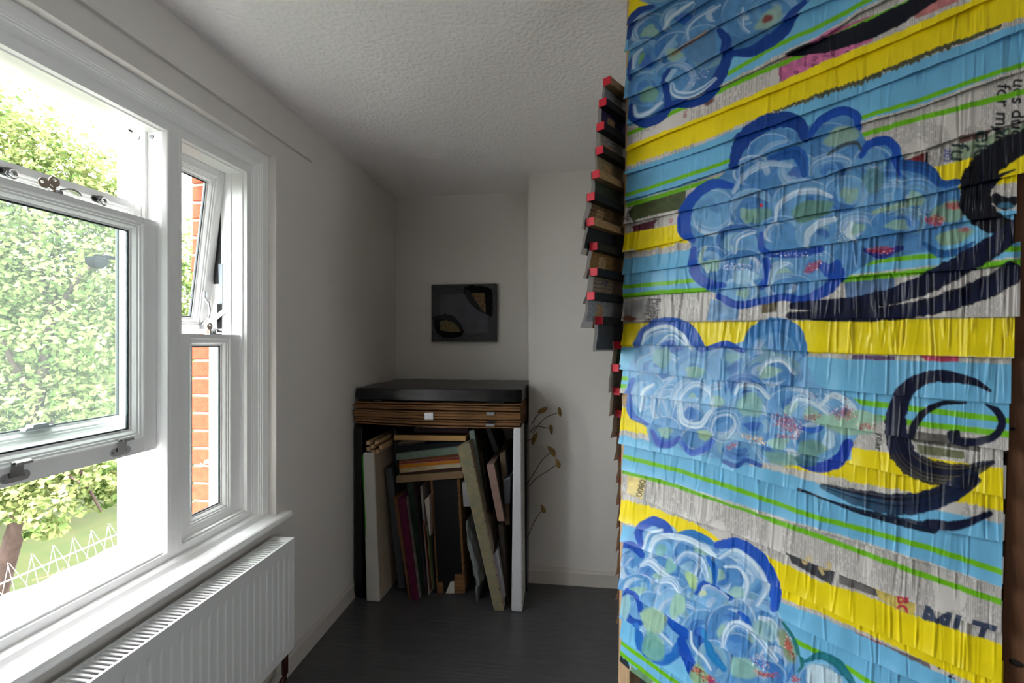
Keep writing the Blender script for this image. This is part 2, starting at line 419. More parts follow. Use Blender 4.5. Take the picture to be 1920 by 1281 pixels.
for a, b, h in ((0.985, 1.055, 0.006), (1.0, 1.042, 0.013)):
    st.hexa([(XU - 0.03, a, 1.222), (XU - 0.004, a, 1.222), (XU - 0.006, a + 0.005, 1.222 + h), (XU - 0.028, a + 0.005, 1.222 + h)], [(XU - 0.03, b, 1.222), (XU - 0.004, b, 1.222), (XU - 0.006, b - 0.005, 1.222 + h), (XU - 0.028, b - 0.005, 1.222 + h)])
st.build('lock_keep', M_grey_metal, us)
# sash channels and beads in the right jamb of the middle window, and the head vent
ch = MB()
for x0, x1, d in ((-1.344, -1.352, 0.010), (-1.40, -1.41, 0.012)):
    ch.box(x1, x0, MUL[1][0] - d, MUL[1][0] + 0.002, Z0F, Z1F); ch.box(x1, x0, MUL[0][1] - 0.002, MUL[0][1] + d, Z0F, Z1F); ch.box(x1, x0, MUL[0][1], MUL[1][0], Z1F - d, Z1F + 0.002)
ch.build('parting_bead', M_frame, w1)
for k in range(9):
    v = MB(); v.box(-1.398, -1.392, 0.84 + k * 0.042, 0.873 + k * 0.042, Z1F - 0.004, Z1F - 0.0005); v.build('vent_slot', mat('vent_shadow_paint', (150, 146, 140), 0.6), w1)
for xx in (-1.328, -1.378):
    q = MB(); c = [(math.cos(a), math.sin(a)) for a in np.linspace(0, 2 * math.pi, 11)[:-1]]
    q.loops([[(xx + 0.007 * a, MUL[1][0] - d, 2.105 + 0.007 * b) for a, b in c] for d in (-0.001, 0.003)], True, True); q.build('stop_screw', M_grey_metal, w1)
# cill groove line
cl = MB(); cl.box(XF - 0.02, XF - 0.006, MUL[0][1], MUL[1][0], 0.770, 0.778); cl.box(XF - 0.15, XF - 0.03, MUL[0][1], MUL[1][0], 0.755, 0.772)
cl.build('cill_bead', M_frame, w1)

def side_window(name, y0, y1, mirror):
    w = tag(empty(name, (-1.34, (y0 + y1) / 2, Z0F)), kind='structure')
    ls_ = sash('lower_sash', y0, y1, 0.775, 1.476, XI, 0.080, 0.043, 0.055, w, M_glass)
    c_ = MB(); c_.box(XF - 0.02, XF - 0.006, y0, y1, 0.768, 0.778); c_.build('cill_bead', M_frame, w)
    # frame of the top light
    f = MB(); f.rects(y0, y1, 1.44, Z1F + 0.005, [(0, XU + 0.02), (0.012, XU + 0.02), (0.014, XU), (0.014, XU - 0.07), (0, XU - 0.07)])
    f.build('top_light_frame', M_frame, w)
    # top-hung light pushed open at the bottom
    c = sash('top_light', y0 + 0.016, y1 - 0.016, 1.475, 2.118, XU, 0.060, 0.055, 0.062, w, M_glass)
    ang = math.radians(7.2)
    hz = 2.118; hx = XU
    for ob in [c] + list(c.children):
        me = ob.data
        off = wpos(ob)
        for v_ in me.vertices:
            p = v_.co + off; dx, dz = p.x - hx, p.z - hz
            p2 = Vector((hx + dx * math.cos(ang) + dz * math.sin(ang), p.y, hz - dx * math.sin(ang) + dz * math.cos(ang)))
            v_.co = p2 - off
    if mirror: return w
    # friction stays, handle, lock with key
    s1 = MB(); s1.tube([(XU - 0.02, y1 - 0.010, 1.98), (XU - 0.022, y1 - 0.010, 1.72)], 0.004, 6); s1.hexa([(XU - 0.03, y1 - 0.016, 1.76), (XU - 0.012, y1 - 0.016, 1.76), (XU - 0.012, y1 - 0.012, 1.76), (XU - 0.03, y1 - 0.012, 1.76)], [(XU - 0.024, y1 - 0.016, 1.60), (XU - 0.012, y1 - 0.016, 1.60), (XU - 0.012, y1 - 0.012, 1.60), (XU - 0.024, y1 - 0.012, 1.60)])
    s1.build('friction_stay', M_grey_metal, w)
    gap = MB(); gap.box(XU - 0.052, XU - 0.02, y1 - 0.0155, y1 - 0.0135, 1.68, 2.06); gap.build('weather_seal', M_dark, w)
    s2 = MB(); s2.box(XU - 0.035, XU - 0.015, y1 - 0.0165, y1 - 0.0135, 1.486, 1.60); s2.build('stay_track', M_dark, w)
    s3 = MB(); s3.hexa([(XU - 0.010, y1 - 0.020, 1.578), (XU + 0.004, y1 - 0.020, 1.565), (XU + 0.004, y1 - 0.017, 1.565), (XU - 0.010, y1 - 0.017, 1.578)], [(XU - 0.075, y1 - 0.03, 1.522), (XU - 0.062, y1 - 0.03, 1.508), (XU - 0.062, y1 - 0.027, 1.508), (XU - 0.075, y1 - 0.027, 1.522)])
    s3.build('stay_arm', M_frame, w)
    hx_ = lambda z: XU - (hz - z) * math.tan(ang)
    h = MB(); yh = y1 - 0.048
    h.tube([(hx_(1.625), yh, 1.625), (hx_(1.615) + 0.008, yh, 1.612), (hx_(1.60) + 0.022, yh, 1.598), (hx_(1.57) + 0.03, yh, 1.57), (hx_(1.545) + 0.028, yh, 1.545), (hx_(1.53) + 0.014, yh, 1.53), (hx_(1.52) + 0.004, yh, 1.52)], 0.0042, 8)
    for zz in (1.632, 1.512): h.box(hx_(zz) - 0.002, hx_(zz) + 0.005, yh - 0.008, yh + 0.008, zz - 0.013, zz + 0.013)
    h.build('pull_handle', M_chrome, c, smooth=False)
    cam_lock(ls_, y1 - 0.115, 1.476, XI - 0.022, 0.045); key(ls_, y1 - 0.13, 1.49, XI - 0.02, 0.2)
    return w
side_window('window_2', MUL[1][1] + 0.002, Y1F, False)
side_window('window_3', Y0F, MUL[0][0] - 0.002, True)
# ------------------------------------------------------------------ radiator
YA, YB = 0.52, 1.700
XRB, XRF, ZR0, ZR1 = -1.187, -1.102, 0.217, 0.662
rad = tag(empty('radiator', (-1.145, (YA + YB) / 2, ZR0)), 'white ribbed panel radiator with slotted top under the window sill', 'radiator')
prof = []                                            # front panel: rounded ribs pressed into the sheet
p = 0.0333; n = int((YB - YA - 0.04) / p); y = YA + 0.02
cols = [YA]
def ribx(u):                                         # 0..1 across one pitch
    return 0.0 if u < 0.56 else -0.0042 * min(1, (u - 0.56) / 0.1, (1.0 - u) / 0.1)
us_ = [0.0, 0.28, 0.56, 0.61, 0.66, 0.78, 0.90, 0.95]
ys = [YA] + [YA + 0.02 + (k + u) * p for k in range(n) for u in us_] + [YB - 0.006, YB]
dx = [0] + [ribx(u) for k in range(n) for u in us_] + [0, 0]
zs = [ZR0, ZR0 + 0.004, ZR0 + 0.036, ZR0 + 0.055, ZR1 - 0.07, ZR1 - 0.045, ZR1 - 0.022, ZR1 - 0.010]
wz = [0, 0, 0, 1, 1, 0, 0, 0]
P = np.zeros((len(zs), len(ys), 3))
for i, z in enumerate(zs):
    for j, yy in enumerate(ys): P[i, j] = (XRF + dx[j] * wz[i] - (0.006 if i == 0 else 0), yy, z)
gridmesh('front_panel', P, M_rad, rad, smooth=False)
MB().box(XRB, XRB + 0.012, YA, YB, ZR0, ZR1 - 0.012).build('rear_panel', M_rad, rad)
for a, b in ((YB - 0.0012, YB + 0.0008), (YA - 0.0008, YA + 0.0012)):
    MB().box(XRB - 0.002, XRF + 0.0005, a, b, ZR0 + 0.012, ZR1).build('side_panel', M_rad, rad)
r_ = MB(); r_.box(XRF - 0.007, XRF + 0.001, YA, YB, ZR1 - 0.012, ZR1); r_.box(XRB - 0.002, XRB + 0.007, YA, YB, ZR1 - 0.012, ZR1); r_.box(XRB, XRF, YB - 0.03, YB, ZR1 - 0.003, ZR1 - 0.0005); r_.box(XRB, XRF, YA, YA + 0.03, ZR1 - 0.003, ZR1 - 0.0005)
r_.build('grille_rail', M_rad, rad)
s0 = MB().box(XRB + 0.007, XRF - 0.007, YB - 0.040, YB - 0.0335, ZR1 - 0.0035, ZR1 - 0.001).build('grille_slat', M_rad, rad)
k = 1
while YB - 0.04 - k * 0.0145 > YA + 0.03:
    c = s0.copy(); c.location.y = s0.location.y - k * 0.0145; link(c); k += 1
MB().box(XRB + 0.02, XRF - 0.02, YA + 0.02, YB - 0.02, ZR0 + 0.04, ZR1 - 0.05).build('convector_core', mat('convector_fins', (92, 94, 98), 0.5), rad)
q = MB(); q.tube([(-1.128, YB - 0.02, ZR0 + 0.03), (-1.128, YB - 0.02, 0.130), (-1.128, YB - 0.026, 0.112), (-1.128, YB - 0.045, 0.103)], 0.0125, 10); q.build('valve_elbow', M_copper, rad, smooth=True)
q = MB(); q.tube([(-1.128, YB - 0.043, 0.103), (-1.13, YB - 0.085, 0.104), (-1.14, YB - 0.10, 0.102), (-1.15, YB - 0.13, 0.10), (-1.152, YA, 0.098)], 0.0105, 10); q.build('feed_pipe', M_pipe, rad, smooth=True)
for yy in (YA + 0.15, YB - 0.15):
    MB().box(XW, XRB + 0.004, yy - 0.02, yy + 0.02, ZR0 + 0.05, ZR1 - 0.06).build('wall_bracket', M_rad, rad)
# ------------------------------------------------------------------ outside
YBK = 1.755
M_brick = mat('red_brick', (142, 62, 42), 0.85, 0.15, bump=0.5, bscale=120, var=0.25, vscale=40)
M_ledge = mat('white_masonry_paint', (222, 220, 214), 0.8, 0.2, bump=0.5, bscale=45, var=0.06, vscale=12)
ow = MB()                                            # outer leaf core, mortar coloured
ow.box(-1.60, -1.47, YBK + 0.004, 3.4, -3.4, 4.2); ow.box(-1.60, -1.47, -2.6, YL - 0.004, -3.4, 4.2)
ow.box(-1.60, -1.47, YL, YBK + 0.004, 2.30, 4.2); ow.box(-1.60, -1.47, YL, YBK + 0.004, -3.4, 0.60)
wo = struct(ow, 'wall_outer', M_mortar)
b0 = None
for side in (0, 1):
    for k in range(24):
        z0 = 0.625 + k * 0.075
        if z0 > 2.28: break
        cut = (-1.607, -1.507) if k % 2 else (-1.607, -1.472)
        ya, yb = (YBK - 0.003, YBK + 0.21) if side == 0 else (YL - 0.21, YL + 0.003)
        jit = rnd.uniform(-0.0012, 0.0012)
        MB().box(cut[0] + jit, cut[1], ya + jit, yb, z0, z0 + 0.064).build('brick', M_brick, wo, bevel=0.003, seg=1)
        if k % 2: MB().box(-1.497, -1.472, ya + jit, yb, z0, z0 + 0.064).build('brick', M_brick, wo, bevel=0.003, seg=1)
wc = MB(); wc.tube([(-1.56, YBK - 0.006, 0.93), (-1.545, YBK - 0.012, 0.925), (-1.535, YBK - 0.010, 0.938), (-1.52, YBK - 0.008, 0.945)], 0.003, 6)
c_ = [(math.cos(a), math.sin(a)) for a in np.linspace(0, 2 * math.pi, 13)[:-1]]
wc.loops([[(-1.530 + 0.009 * a, YBK - d, 0.94 + 0.009 * b) for a, b in c_] for d in (0.0025, 0.011)], True, True)
wc.build('cable_clip', M_white, wo)
# white ledge beyond the cill
lg = MB()
Yl = np.linspace(-0.9, 3.2, 120)
L = []
for y in Yl:
    e = -1.842 - 0.010 * math.sin(y * 9) * math.sin(y * 23 + 1) - 0.006 * math.sin(y * 41)
    z = 0.618 + 0.004 * math.sin(y * 17)
    L.append([(-1.45, y, 0.45), (-1.45, y, 0.655), (-1.60, y, 0.640), (-1.78, y, 0.622), (e + 0.02, y, z + 0.004), (e, y, z - 0.006), (e + 0.004, y, 0.45)])
lg.loops(L, True, True)
struct(lg, 'trim_7', M_ledge, smooth=True)
M_twig = mat('dry_twig', (92, 70, 50), 0.8)
for pts, w_ in (([(60, 1092), (85, 1085), (105, 1078), (120, 1068)], 'longer dry twig lying on the white ledge outside'), ([(196, 1050), (205, 1046), (218, 1040)], 'shorter dry twig on the white ledge beside the window jamb')):
    q_ = [CAMP + ray(a, b) * ((0.628 - HCAM) / ray(a, b)[2]) for a, b in pts]
    tag(MB().tube([(p[0], p[1], 0.640 if p[0] > -1.70 else 0.634) for p in q_], 0.0022, 5).build('twig', M_twig), w_, 'twig', 'twigs on the ledge')
# bird spikes on the ledge edge
M_spike = mat('white_coated_wire', (228, 228, 230), 0.4)
bs = tag(empty('bird_spikes', (-1.85, 1.2, 0.61)), 'row of white wire bird spikes along the ledge outside the window', 'bird spikes')
for dx_, dz_ in ((0.0, 0.660), (-0.012, 0.652)):
    MB().tube([(-1.846 + dx_, -0.6, dz_), (-1.846 + dx_, 3.0, dz_)], 0.001, 6).build('rail_wire', M_spike, bs)
y = -0.5
while y < 2.9:
    for (a, b, xt) in ((0.0, 0.008, -1.852), (-0.002, 0.046, -1.842), (0.008, -0.014, -1.862)):
        top = 0.716 if a < 0.004 else 0.700
        MB().tube([(xt, y + a, top), (-1.846 + (0.012 if b > 0 else -0.008), y + b, 0.612)], 0.0007, 5).build('spike', M_spike, bs)
    y += 0.066
# lawn
def lawn_material():
    m = mat('lawn_grass', (36, 50, 22), 0.9, 0.1, bump=0.6, bscale=30, var=0.3, vscale=2.2, stretch=(1, 1, 1), col2=(52, 54, 30))
    return m
gx, gy = np.meshgrid(np.linspace(-70, -1.6, 70), np.linspace(-30, 70, 70))
gz = -3.45 + 0.05 * np.sin(gx * 0.7) + 0.03 * (gx + 1.6) * -1 * 0.35
P = np.stack([gx, gy, gz], -1)
g = gridmesh('ground', P[:, ::-1], lawn_material()); g['kind'] = 'structure'
# trees
def leaf_material(name, c1, c2):
    m = bpy.data.materials.new(name); m.use_nodes = True; nt = m.node_tree; nt.nodes.clear()
    out = nt.nodes.new('ShaderNodeOutputMaterial'); d = nt.nodes.new('ShaderNodeBsdfDiffuse'); t = nt.nodes.new('ShaderNodeBsdfTranslucent')
    at = nt.nodes.new('ShaderNodeTexNoise'); at.inputs['Scale'].default_value = 4.0
    tc = nt.nodes.new('ShaderNodeTexCoord'); nt.links.new(tc.outputs['Object'], at.inputs['Vector'])
    r = nt.nodes.new('ShaderNodeValToRGB'); r.color_ramp.elements[0].position = 0.35; r.color_ramp.elements[1].position = 0.65
    r.color_ramp.elements[0].color = rgb(*c1); r.color_ramp.elements[1].color = rgb(*c2)
    nt.links.new(at.outputs['Fac'], r.inputs[0])
    mx = nt.nodes.new('ShaderNodeMixShader'); mx.inputs[0].default_value = 0.4
    nt.links.new(r.outputs[0], d.inputs[0]); nt.links.new(r.outputs[0], t.inputs[0])
    nt.links.new(d.outputs[0], mx.inputs[1]); nt.links.new(t.outputs[0], mx.inputs[2]); nt.links.new(mx.outputs[0], out.inputs[0])
    return m
M_bark = mat('grey_bark', (74, 62, 56), 0.9, 0.1, bump=1.0, bscale=18, var=0.35, vscale=9, stretch=(1, 1, 0.6))
def foliage(name, clusters, per, size, m, parent, seed, flat=0.35):
    g = np.random.default_rng(seed); V = []; 
    for (c, r) in clusters:
        n = int(per * r * r)
        d = g.normal(size=(n, 3)); d /= np.linalg.norm(d, axis=1)[:, None]
        rad_ = r * (0.55 + 0.5 * g.random(n)) * (1 + 0.18 * np.sin(d[:, 0] * 7 + d[:, 2] * 5))
        p = np.array(c) + d * rad_[:, None] * np.array([1, 1, 0.8])
        V.append(np.concatenate([p, d], 1))
    V = np.concatenate(V); n = len(V); p = V[:, :3]; nd = V[:, 3:]
    nrm = nd * 0.6 + g.normal(size=(n, 3)) * 0.55 + np.array([0, 0, 0.55]); nrm /= np.linalg.norm(nrm, axis=1)[:, None]
    t = np.cross(nrm, g.normal(size=(n, 3))); t /= np.linalg.norm(t, axis=1)[:, None]; b = np.cross(nrm, t)
    s = size * (0.6 + 0.8 * g.random(n))[:, None]
    # five-point leaf: base, two shoulders, tip, folded along the midrib
    q = np.stack([p - t * s * 0.5, p + b * s * 0.36 - t * s * 0.12 - nrm * s * 0.10, p + t * s * 0.55, p - b * s * 0.36 - t * s * 0.12 - nrm * s * 0.10], 1).reshape(-1, 3)
    i = np.arange(n)[:, None] * 4
    f = np.concatenate([i + [0, 1, 2], i + [0, 2, 3]], 1).reshape(-1)
    me = bpy.data.meshes.new(name); org = np.array(wpos(parent))
    me.vertices.add(len(q)); me.vertices.foreach_set('co', (q - org).astype(np.float32).ravel())
    me.loops.add(len(f)); me.loops.foreach_set('vertex_index', f.astype(np.int32))
    me.polygons.add(len(f) // 3); me.polygons.foreach_set('loop_start', np.arange(0, len(f), 3, dtype=np.int32))
    me.update(calc_edges=True); me.materials.append(m)
    o = bpy.data.objects.new(name, me); o.parent = parent; o['kind'] = 'stuff'
    return link(o)
def W(px, py, t): return CAMP + ray(px, py) * t
M_leaf1 = leaf_material('lime_leaf', (70, 92, 48), (134, 142, 92))
M_leaf2 = leaf_material('far_leaf', (78, 96, 56), (112, 122, 80))
# near lime tree: trunk leaning right, crown filling the window
tp = [W(-30, 1330, 6.6), W(-8, 1120, 6.6), W(25, 1010, 6.5), W(45, 950, 6.5), W(58, 880, 6.6), W(70, 760, 6.8), W(95, 600, 7.0), W(110, 430, 7.2)]
tr = tag(empty('lime_tree', tuple(tp[0])), 'bright green leafy tree with a grey trunk nearest the window', 'tree')
MB().tube(tp, [0.15, 0.125, 0.11, 0.105, 0.095, 0.08, 0.06, 0.03], 10).build('trunk', M_bark, tr, smooth=True)
for (a, b, c, d, r0) in ((4, 150, 905, 6.2, .05), (5, 190, 960, 6.5, .045), (5, -60, 560, 6.4, .06), (6, 200, 470, 7.0, .05), (4, -60, 830, 6.3, .05), (6, 40, 330, 7.2, .04)):
    e = W(b, c, d); s_ = tp[a]; mid = (s_ + e) / 2 + np.array([0, 0, 0.12])
    MB().tube([s_, mid, e], [r0, r0 * 0.7, 0.012], 6).build('branch', M_bark, tr, smooth=True)
cl = []
g_ = np.random.default_rng(3)
for (px_, py_, t_, r_) in ((-40, 250, 7.2, 1.0), (60, 300, 7.4, 1.0), (150, 340, 7.6, .85), (210, 400, 7.8, .8), (-30, 420, 7.0, .9), (80, 450, 7.3, .9), (170, 520, 7.4, .8), (235, 560, 7.8, .8),
        (0, 560, 7.0, .8), (90, 620, 7.1, .8), (180, 650, 7.3, .75), (-50, 700, 6.8, .8), (40, 740, 6.9, .7), (130, 770, 7.0, .65), (210, 760, 7.3, .7), (-20, 860, 6.4, .6), (70, 880, 6.4, .48), (140, 890, 6.5, .45), (200, 900, 6.9, .42), (30, 930, 6.2, .38), (95, 960, 6.1, .34), (235, 910, 7.1, .45), (-60, 960, 6.3, .5), (85, 990, 6.0, .2),
        (300, 480, 8.2, .9), (330, 700, 8.4, .9), (-120, 500, 6.6, 1.0), (-140, 780, 6.4, .8), (370, 560, 8.6, .7)):
    cl.append((W(px_, py_, t_), r_))
foliage('leaves', cl, 2600, 0.085, M_leaf1, tr, 4)
# second tree further off
tb = np.array([-16.0, 10.0, -2.9])
t2 = tag(empty('tall_tree', tuple(tb)), 'paler tree further off behind the nearest tree', 'tree')
MB().tube([tb, tb + [0.3, 0.2, 3], tb + [0.5, 0.3, 7]], [0.3, 0.22, 0.1], 8).build('trunk', M_bark, t2, smooth=True)
cl2 = [(tb + np.array([g_.uniform(-3.4, 3.4), g_.uniform(-3.8, 3.8), g_.uniform(2.6, 6.2)]), g_.uniform(1.1, 1.7)) for _ in range(16)]
foliage('leaves', cl2, 420, 0.26, M_leaf2, t2, 6)
tb = np.array([-21.0, 24.0, -2.9])
t3 = tag(empty('round_tree', tuple(tb)), 'rounded tree seen past the brick window reveal', 'tree')
MB().tube([tb, tb + [0.1, 0.2, 3], tb + [0.2, 0.3, 5]], [0.28, 0.2, 0.1], 8).build('trunk', M_bark, t3, smooth=True)
cl3 = [(tb + np.array([g_.uniform(-2.6, 2.6), g_.uniform(-2.6, 2.6), g_.uniform(2.4, 5.4)]), g_.uniform(1.0, 1.5)) for _ in range(12)]
foliage('leaves', cl3, 420, 0.26, M_leaf2, t3, 8)
# street lamp half hidden in the leaves
lp = W(182, 492, 6.1); le = W(262, 500, 9.4)
sl = tag(empty('street_lamp', (le[0], le[1], -3.2)), 'dark grey street lamp head poking out of the leaves', 'street lamp')
M_lamp = mat('lamp_post', (14, 17, 20), 0.9, 0.02)
q = MB(); q.tube([(le[0], le[1], -3.2), (le[0], le[1], lp[2] - 0.2), tuple(le + (lp - le) * 0.06 + [0, 0, 0.12]), (lp[0] - 0.1, lp[1] + 0.08, lp[2] + 0.1)], 0.03, 8); q.build('post', M_lamp, sl, smooth=True)
q = MB(); c = [(math.cos(a), math.sin(a)) for a in np.linspace(0, 2 * math.pi, 17)[:-1]]
q.loops([[(lp[0] + r * a, lp[1] + r * b, lp[2] + h) for a, b in c] for h, r in ((0.07, 0.03), (0.065, 0.09), (0.05, 0.125), (0.0, 0.12), (-0.05, 0.095), (-0.08, 0.05))], True, True); q.build('lamp_head', M_lamp, sl, smooth=True)
# ------------------------------------------------------------------ alcove: wall canvas
XA0, XA1, ZA0, ZA1, YC0, YC1 = -0.952, -0.498, 1.448, 1.842, 3.036, 3.076
art = tag(empty('wall_canvas', (-0.725, YC1, ZA0)), 'small grey square canvas with two black leaf shapes hung in the alcove', 'painting')
M_glit = mat('dark_grey_glitter', (78, 78, 82), 0.6, 0.4, bump=1.2, bscale=160, var=0.7, vscale=110)
M_artg = mat('grey_art_paper', (84, 82, 90), 0.6, 0.3, var=0.18, vscale=14)
M_artb = mat('charcoal_paint', (22, 22, 25), 0.6, 0.3)
M_artk = mat('black_fuzzy_paint', (8, 8, 9), 0.8, 0.2, bump=1.0, bscale=140)
MB().box(XA0, XA1, YC0, YC1, ZA0, ZA1).build('stretched_canvas', M_glit, art, bevel=0.003)
ac = lambda u, v: (XA0 + (u - 228) / (1140 - 228) * (XA1 - XA0), ZA1 - (v - 250) / (1060 - 250) * (ZA1 - ZA0))
def plate(name, pts, y0, y1, m, parent):
    q = MB(); P_ = [ac(*p) for p in pts]
    q.loops([[(x, y1, z) for x, z in P_], [(x, y0, z) for x, z in P_]], True, True); return q.build(name, m, parent)
plate('inner_square', [(352, 388), (1025, 385), (1022, 935), (350, 940)], YC0 - 0.003, YC0 + 0.001, M_artg, art)
def ragged(pts, amp, n=7, seed=1):
    g = random.Random(seed); out = []
    for i, p in enumerate(pts):
        q = pts[(i + 1) % len(pts)]
        for k in range(n):
            t = k / n; out.append((p[0] + (q[0] - p[0]) * t + g.uniform(-amp, amp), p[1] + (q[1] - p[1]) * t + g.uniform(-amp, amp)))
    return out
l1 = [(695, 300), (790, 272), (940, 285), (1075, 325), (1085, 420), (1088, 560), (1082, 712), (1000, 680), (900, 625), (800, 545), (735, 450), (700, 380)]
l2 = [(255, 705), (330, 690), (430, 670), (520, 690), (610, 760), (670, 850), (690, 930), (640, 985), (520, 1010), (400, 1000), (320, 940), (275, 830)]
plate('leaf_shape', ragged(l1, 5, 5, 1), YC0 - 0.010, YC0 + 0.001, M_artk, art)
plate('leaf_shape', ragged(l2, 5, 5, 2), YC0 - 0.010, YC0 + 0.001, M_artk, art)
plate('leaf_band', [(700, 330), (760, 330), (830, 450), (905, 550), (1000, 665), (1060, 705), (900, 630), (795, 545), (730, 450)], YC0 - 0.0115, YC0 - 0.009, M_artb, art)
plate('leaf_band', [(260, 708), (430, 672), (530, 695), (620, 770), (690, 900), (650, 905), (570, 810), (480, 755), (360, 745), (270, 760)], YC0 - 0.0115, YC0 - 0.009, M_artb, art)
def bead_material(name, cols):
    m = mat(name, cols[0], 0.5, 0.4); nt = m.node_tree; b = nt.nodes['Principled BSDF']
    tc = nt.nodes.new('ShaderNodeTexCoord'); v = nt.nodes.new('ShaderNodeTexVoronoi'); v.inputs['Scale'].default_value = 260
    r = nt.nodes.new('ShaderNodeValToRGB'); r.color_ramp.interpolation = 'CONSTANT'
    r.color_ramp.elements[0].color = rgb(*cols[0]); r.color_ramp.elements[1].color = rgb(*cols[1]); r.color_ramp.elements[1].position = 0.35
    for p_, c in ((0.6, cols[2]), (0.8, cols[3])):
        e = r.color_ramp.elements.new(p_); e.color = rgb(*c)
    nt.links.new(tc.outputs['Object'], v.inputs['Vector']); nt.links.new(v.outputs['Color'], r.inputs[0]); nt.links.new(r.outputs[0], b.inputs['Base Color'])
    return m
M_bead = bead_material('amber_beads', ((130, 88, 30), (70, 50, 16), (34, 24, 14), (150, 104, 36)))
M_bead2 = bead_material('amber_and_green_beads', ((110, 80, 30), (44, 80, 40), (80, 30, 18), (130, 96, 36)))
plate('bead_patch', [(790, 380), (985, 378), (998, 660), (950, 620), (880, 520)], YC0 - 0.0125, YC0 - 0.009, M_bead, art)
plate('bead_patch', [(352, 770), (440, 755), (540, 785), (610, 850), (648, 920), (500, 925), (365, 900)], YC0 - 0.0125, YC0 - 0.009, M_bead2, art)

# ------------------------------------------------------------------ alcove: stack of canvases and boards
YF = 2.415
def qx(px, py, y=YF): return Vector(ony(px, py, y))
def crumple(name, x0, x1, y0, y1, z0, z1, m, amp, n, seed, label, cat, group=None):
    """wrapped board: box whose skin is wrinkled"""
    g = np.random.default_rng(seed)
    bm = bmesh.new(); bmesh.ops.create_cube(bm, size=1.0)
    bmesh.ops.bevel(bm, geom=list(bm.edges), offset=0.03, segments=1, affect='EDGES')
    bmesh.ops.subdivide_edges(bm, edges=list(bm.edges), cuts=n, use_grid_fill=True)
    ph = g.random((6, 3)) * 30; 
    for v in bm.verts:
        p = Vector((x0 + (v.co.x + .5) * (x1 - x0), y0 + (v.co.y + .5) * (y1 - y0), z0 + (v.co.z + .5) * (z1 - z0)))
        d = v.co.normalized(); s = 0
        for k in range(6): s += math.sin(p.x * ph[k, 0] * 2 + p.y * ph[k, 1] + p.z * ph[k, 2] * 2.5 + k)
        v.co = p + Vector((d.x * 0.5, d.y, d.z)) * amp * s / 3.0 - Vector(((x0 + x1) / 2, (y0 + y1) / 2, z0))
    me = bpy.data.meshes.new(name); bm.to_mesh(me); bm.free(); me.materials.append(m)
    me.polygons.foreach_set('use_smooth', [True] * len(me.polygons))
    o = bpy.data.objects.new(name, me); o.location = ((x0 + x1) / 2, (y0 + y1) / 2, z0); link(o)
    return tag(o, label, cat, group)
crumple('wrapped_board', -1.204, -0.262, 2.425, 3.06, 1.121, 1.190, M_black_poly, 0.0035, 14, 2, 'wide board wrapped in black polythene lying on top of the cardboard stack', 'wrapped board')
# cardboard sheets, bowed by their load
lz = [0.992, 1.006, 1.020, 1.034, 1.048, 1.062, 1.077, 1.092, 1.107]
rz = [0.986, 1.001, 1.017, 1.032, 1.047, 1.062, 1.078, 1.093, 1.107]
th = [0.006, 0.0125, 0.008, 0.0135, 0.0135, 0.007, 0.0125, 0.0075, 0.006]
words = ['lowest', 'second lowest', 'third lowest', 'fourth lowest', 'middle', 'fourth from the top', 'third from the top', 'second from the top', 'topmost']
words[4] = 'fifth'
sheets = []
for i in range(9):
    sag = -0.016 * (1 - i / 8.0) 
    L = []; n = 24
    g = random.Random(i)
    y0 = 2.418 + g.uniform(-0.006, 0.008); x0 = -1.212 + g.uniform(0, 0.012); x1 = -0.262 - g.uniform(0, 0.008)
    for k in range(n + 1):
        t = k / n; x = x0 + (x1 - x0) * t
        z = lz[i] + (rz[i] - lz[i]) * t + sag * math.sin(math.pi * t) * (0.6 if i else 0.6) + 0.0008 * math.sin(t * 31 + i * 5)
        L.append([(x, y0, z), (x, 3.05, z), (x, 3.05, z + th[i]), (x, y0, z + th[i])])
    sheets.append(tag(MB().loops(L, True, True).build('cardboard_sheet', M_card), 'brown cardboard sheet, %s in the stack' % (words[i] if i != 4 else 'fifth from the bottom'), 'cardboard', 'cardboard sheets stacked under the wrapped board'))
def tape(px0, px1, py0, py1, sheet, m, y=2.4085):
    a, b, c, d = qx(px0, py1, y), qx(px1, py1, y), qx(px1, py0, y), qx(px0, py0, y)
    q = MB(); q.hexa([a, b, c, d], [p + Vector((0, 0.0012, 0)) for p in (a, b, c, d)])
    q.build('tape_patch', m, sheet)
tape(796, 812, 774, 787, sheets[2], M_tape); tape(912, 927, 773, 779, sheets[5], M_tape); tape(911, 927, 795, 800, sheets[0], M_tape); tape(912, 928, 790, 794, sheets[1], M_black_poly)
tape(700, 715, 750, 752.5, sheets[8], M_black_poly); tape(913, 945, 754, 758, sheets[7], M_black_poly)
# upright wrapped boards that carry the stack
crumple('wrapped_board', -1.206, -1.160, 2.425, 3.03, 0.0, 0.986, M_black_poly, 0.0015, 10, 5, 'tall black polythene wrapped panel standing against the window wall', 'wrapped board')
crumple('wrapped_board', -0.274, -0.250, 2.615, 3.05, 0.0, 0.972, M_black_poly, 0.001, 8, 7, 'thin black polythene wrapped panel standing beside the chimney breast', 'wrapped board')
q = MB(); q.box(-0.288, -0.276, 2.60, 3.04, 0.0, 0.955); tag(q.build('cardboard_sheet', M_card, bevel=0.001, seg=1), 'upright brown cardboard panel behind the tall white canvas', 'cardboard')

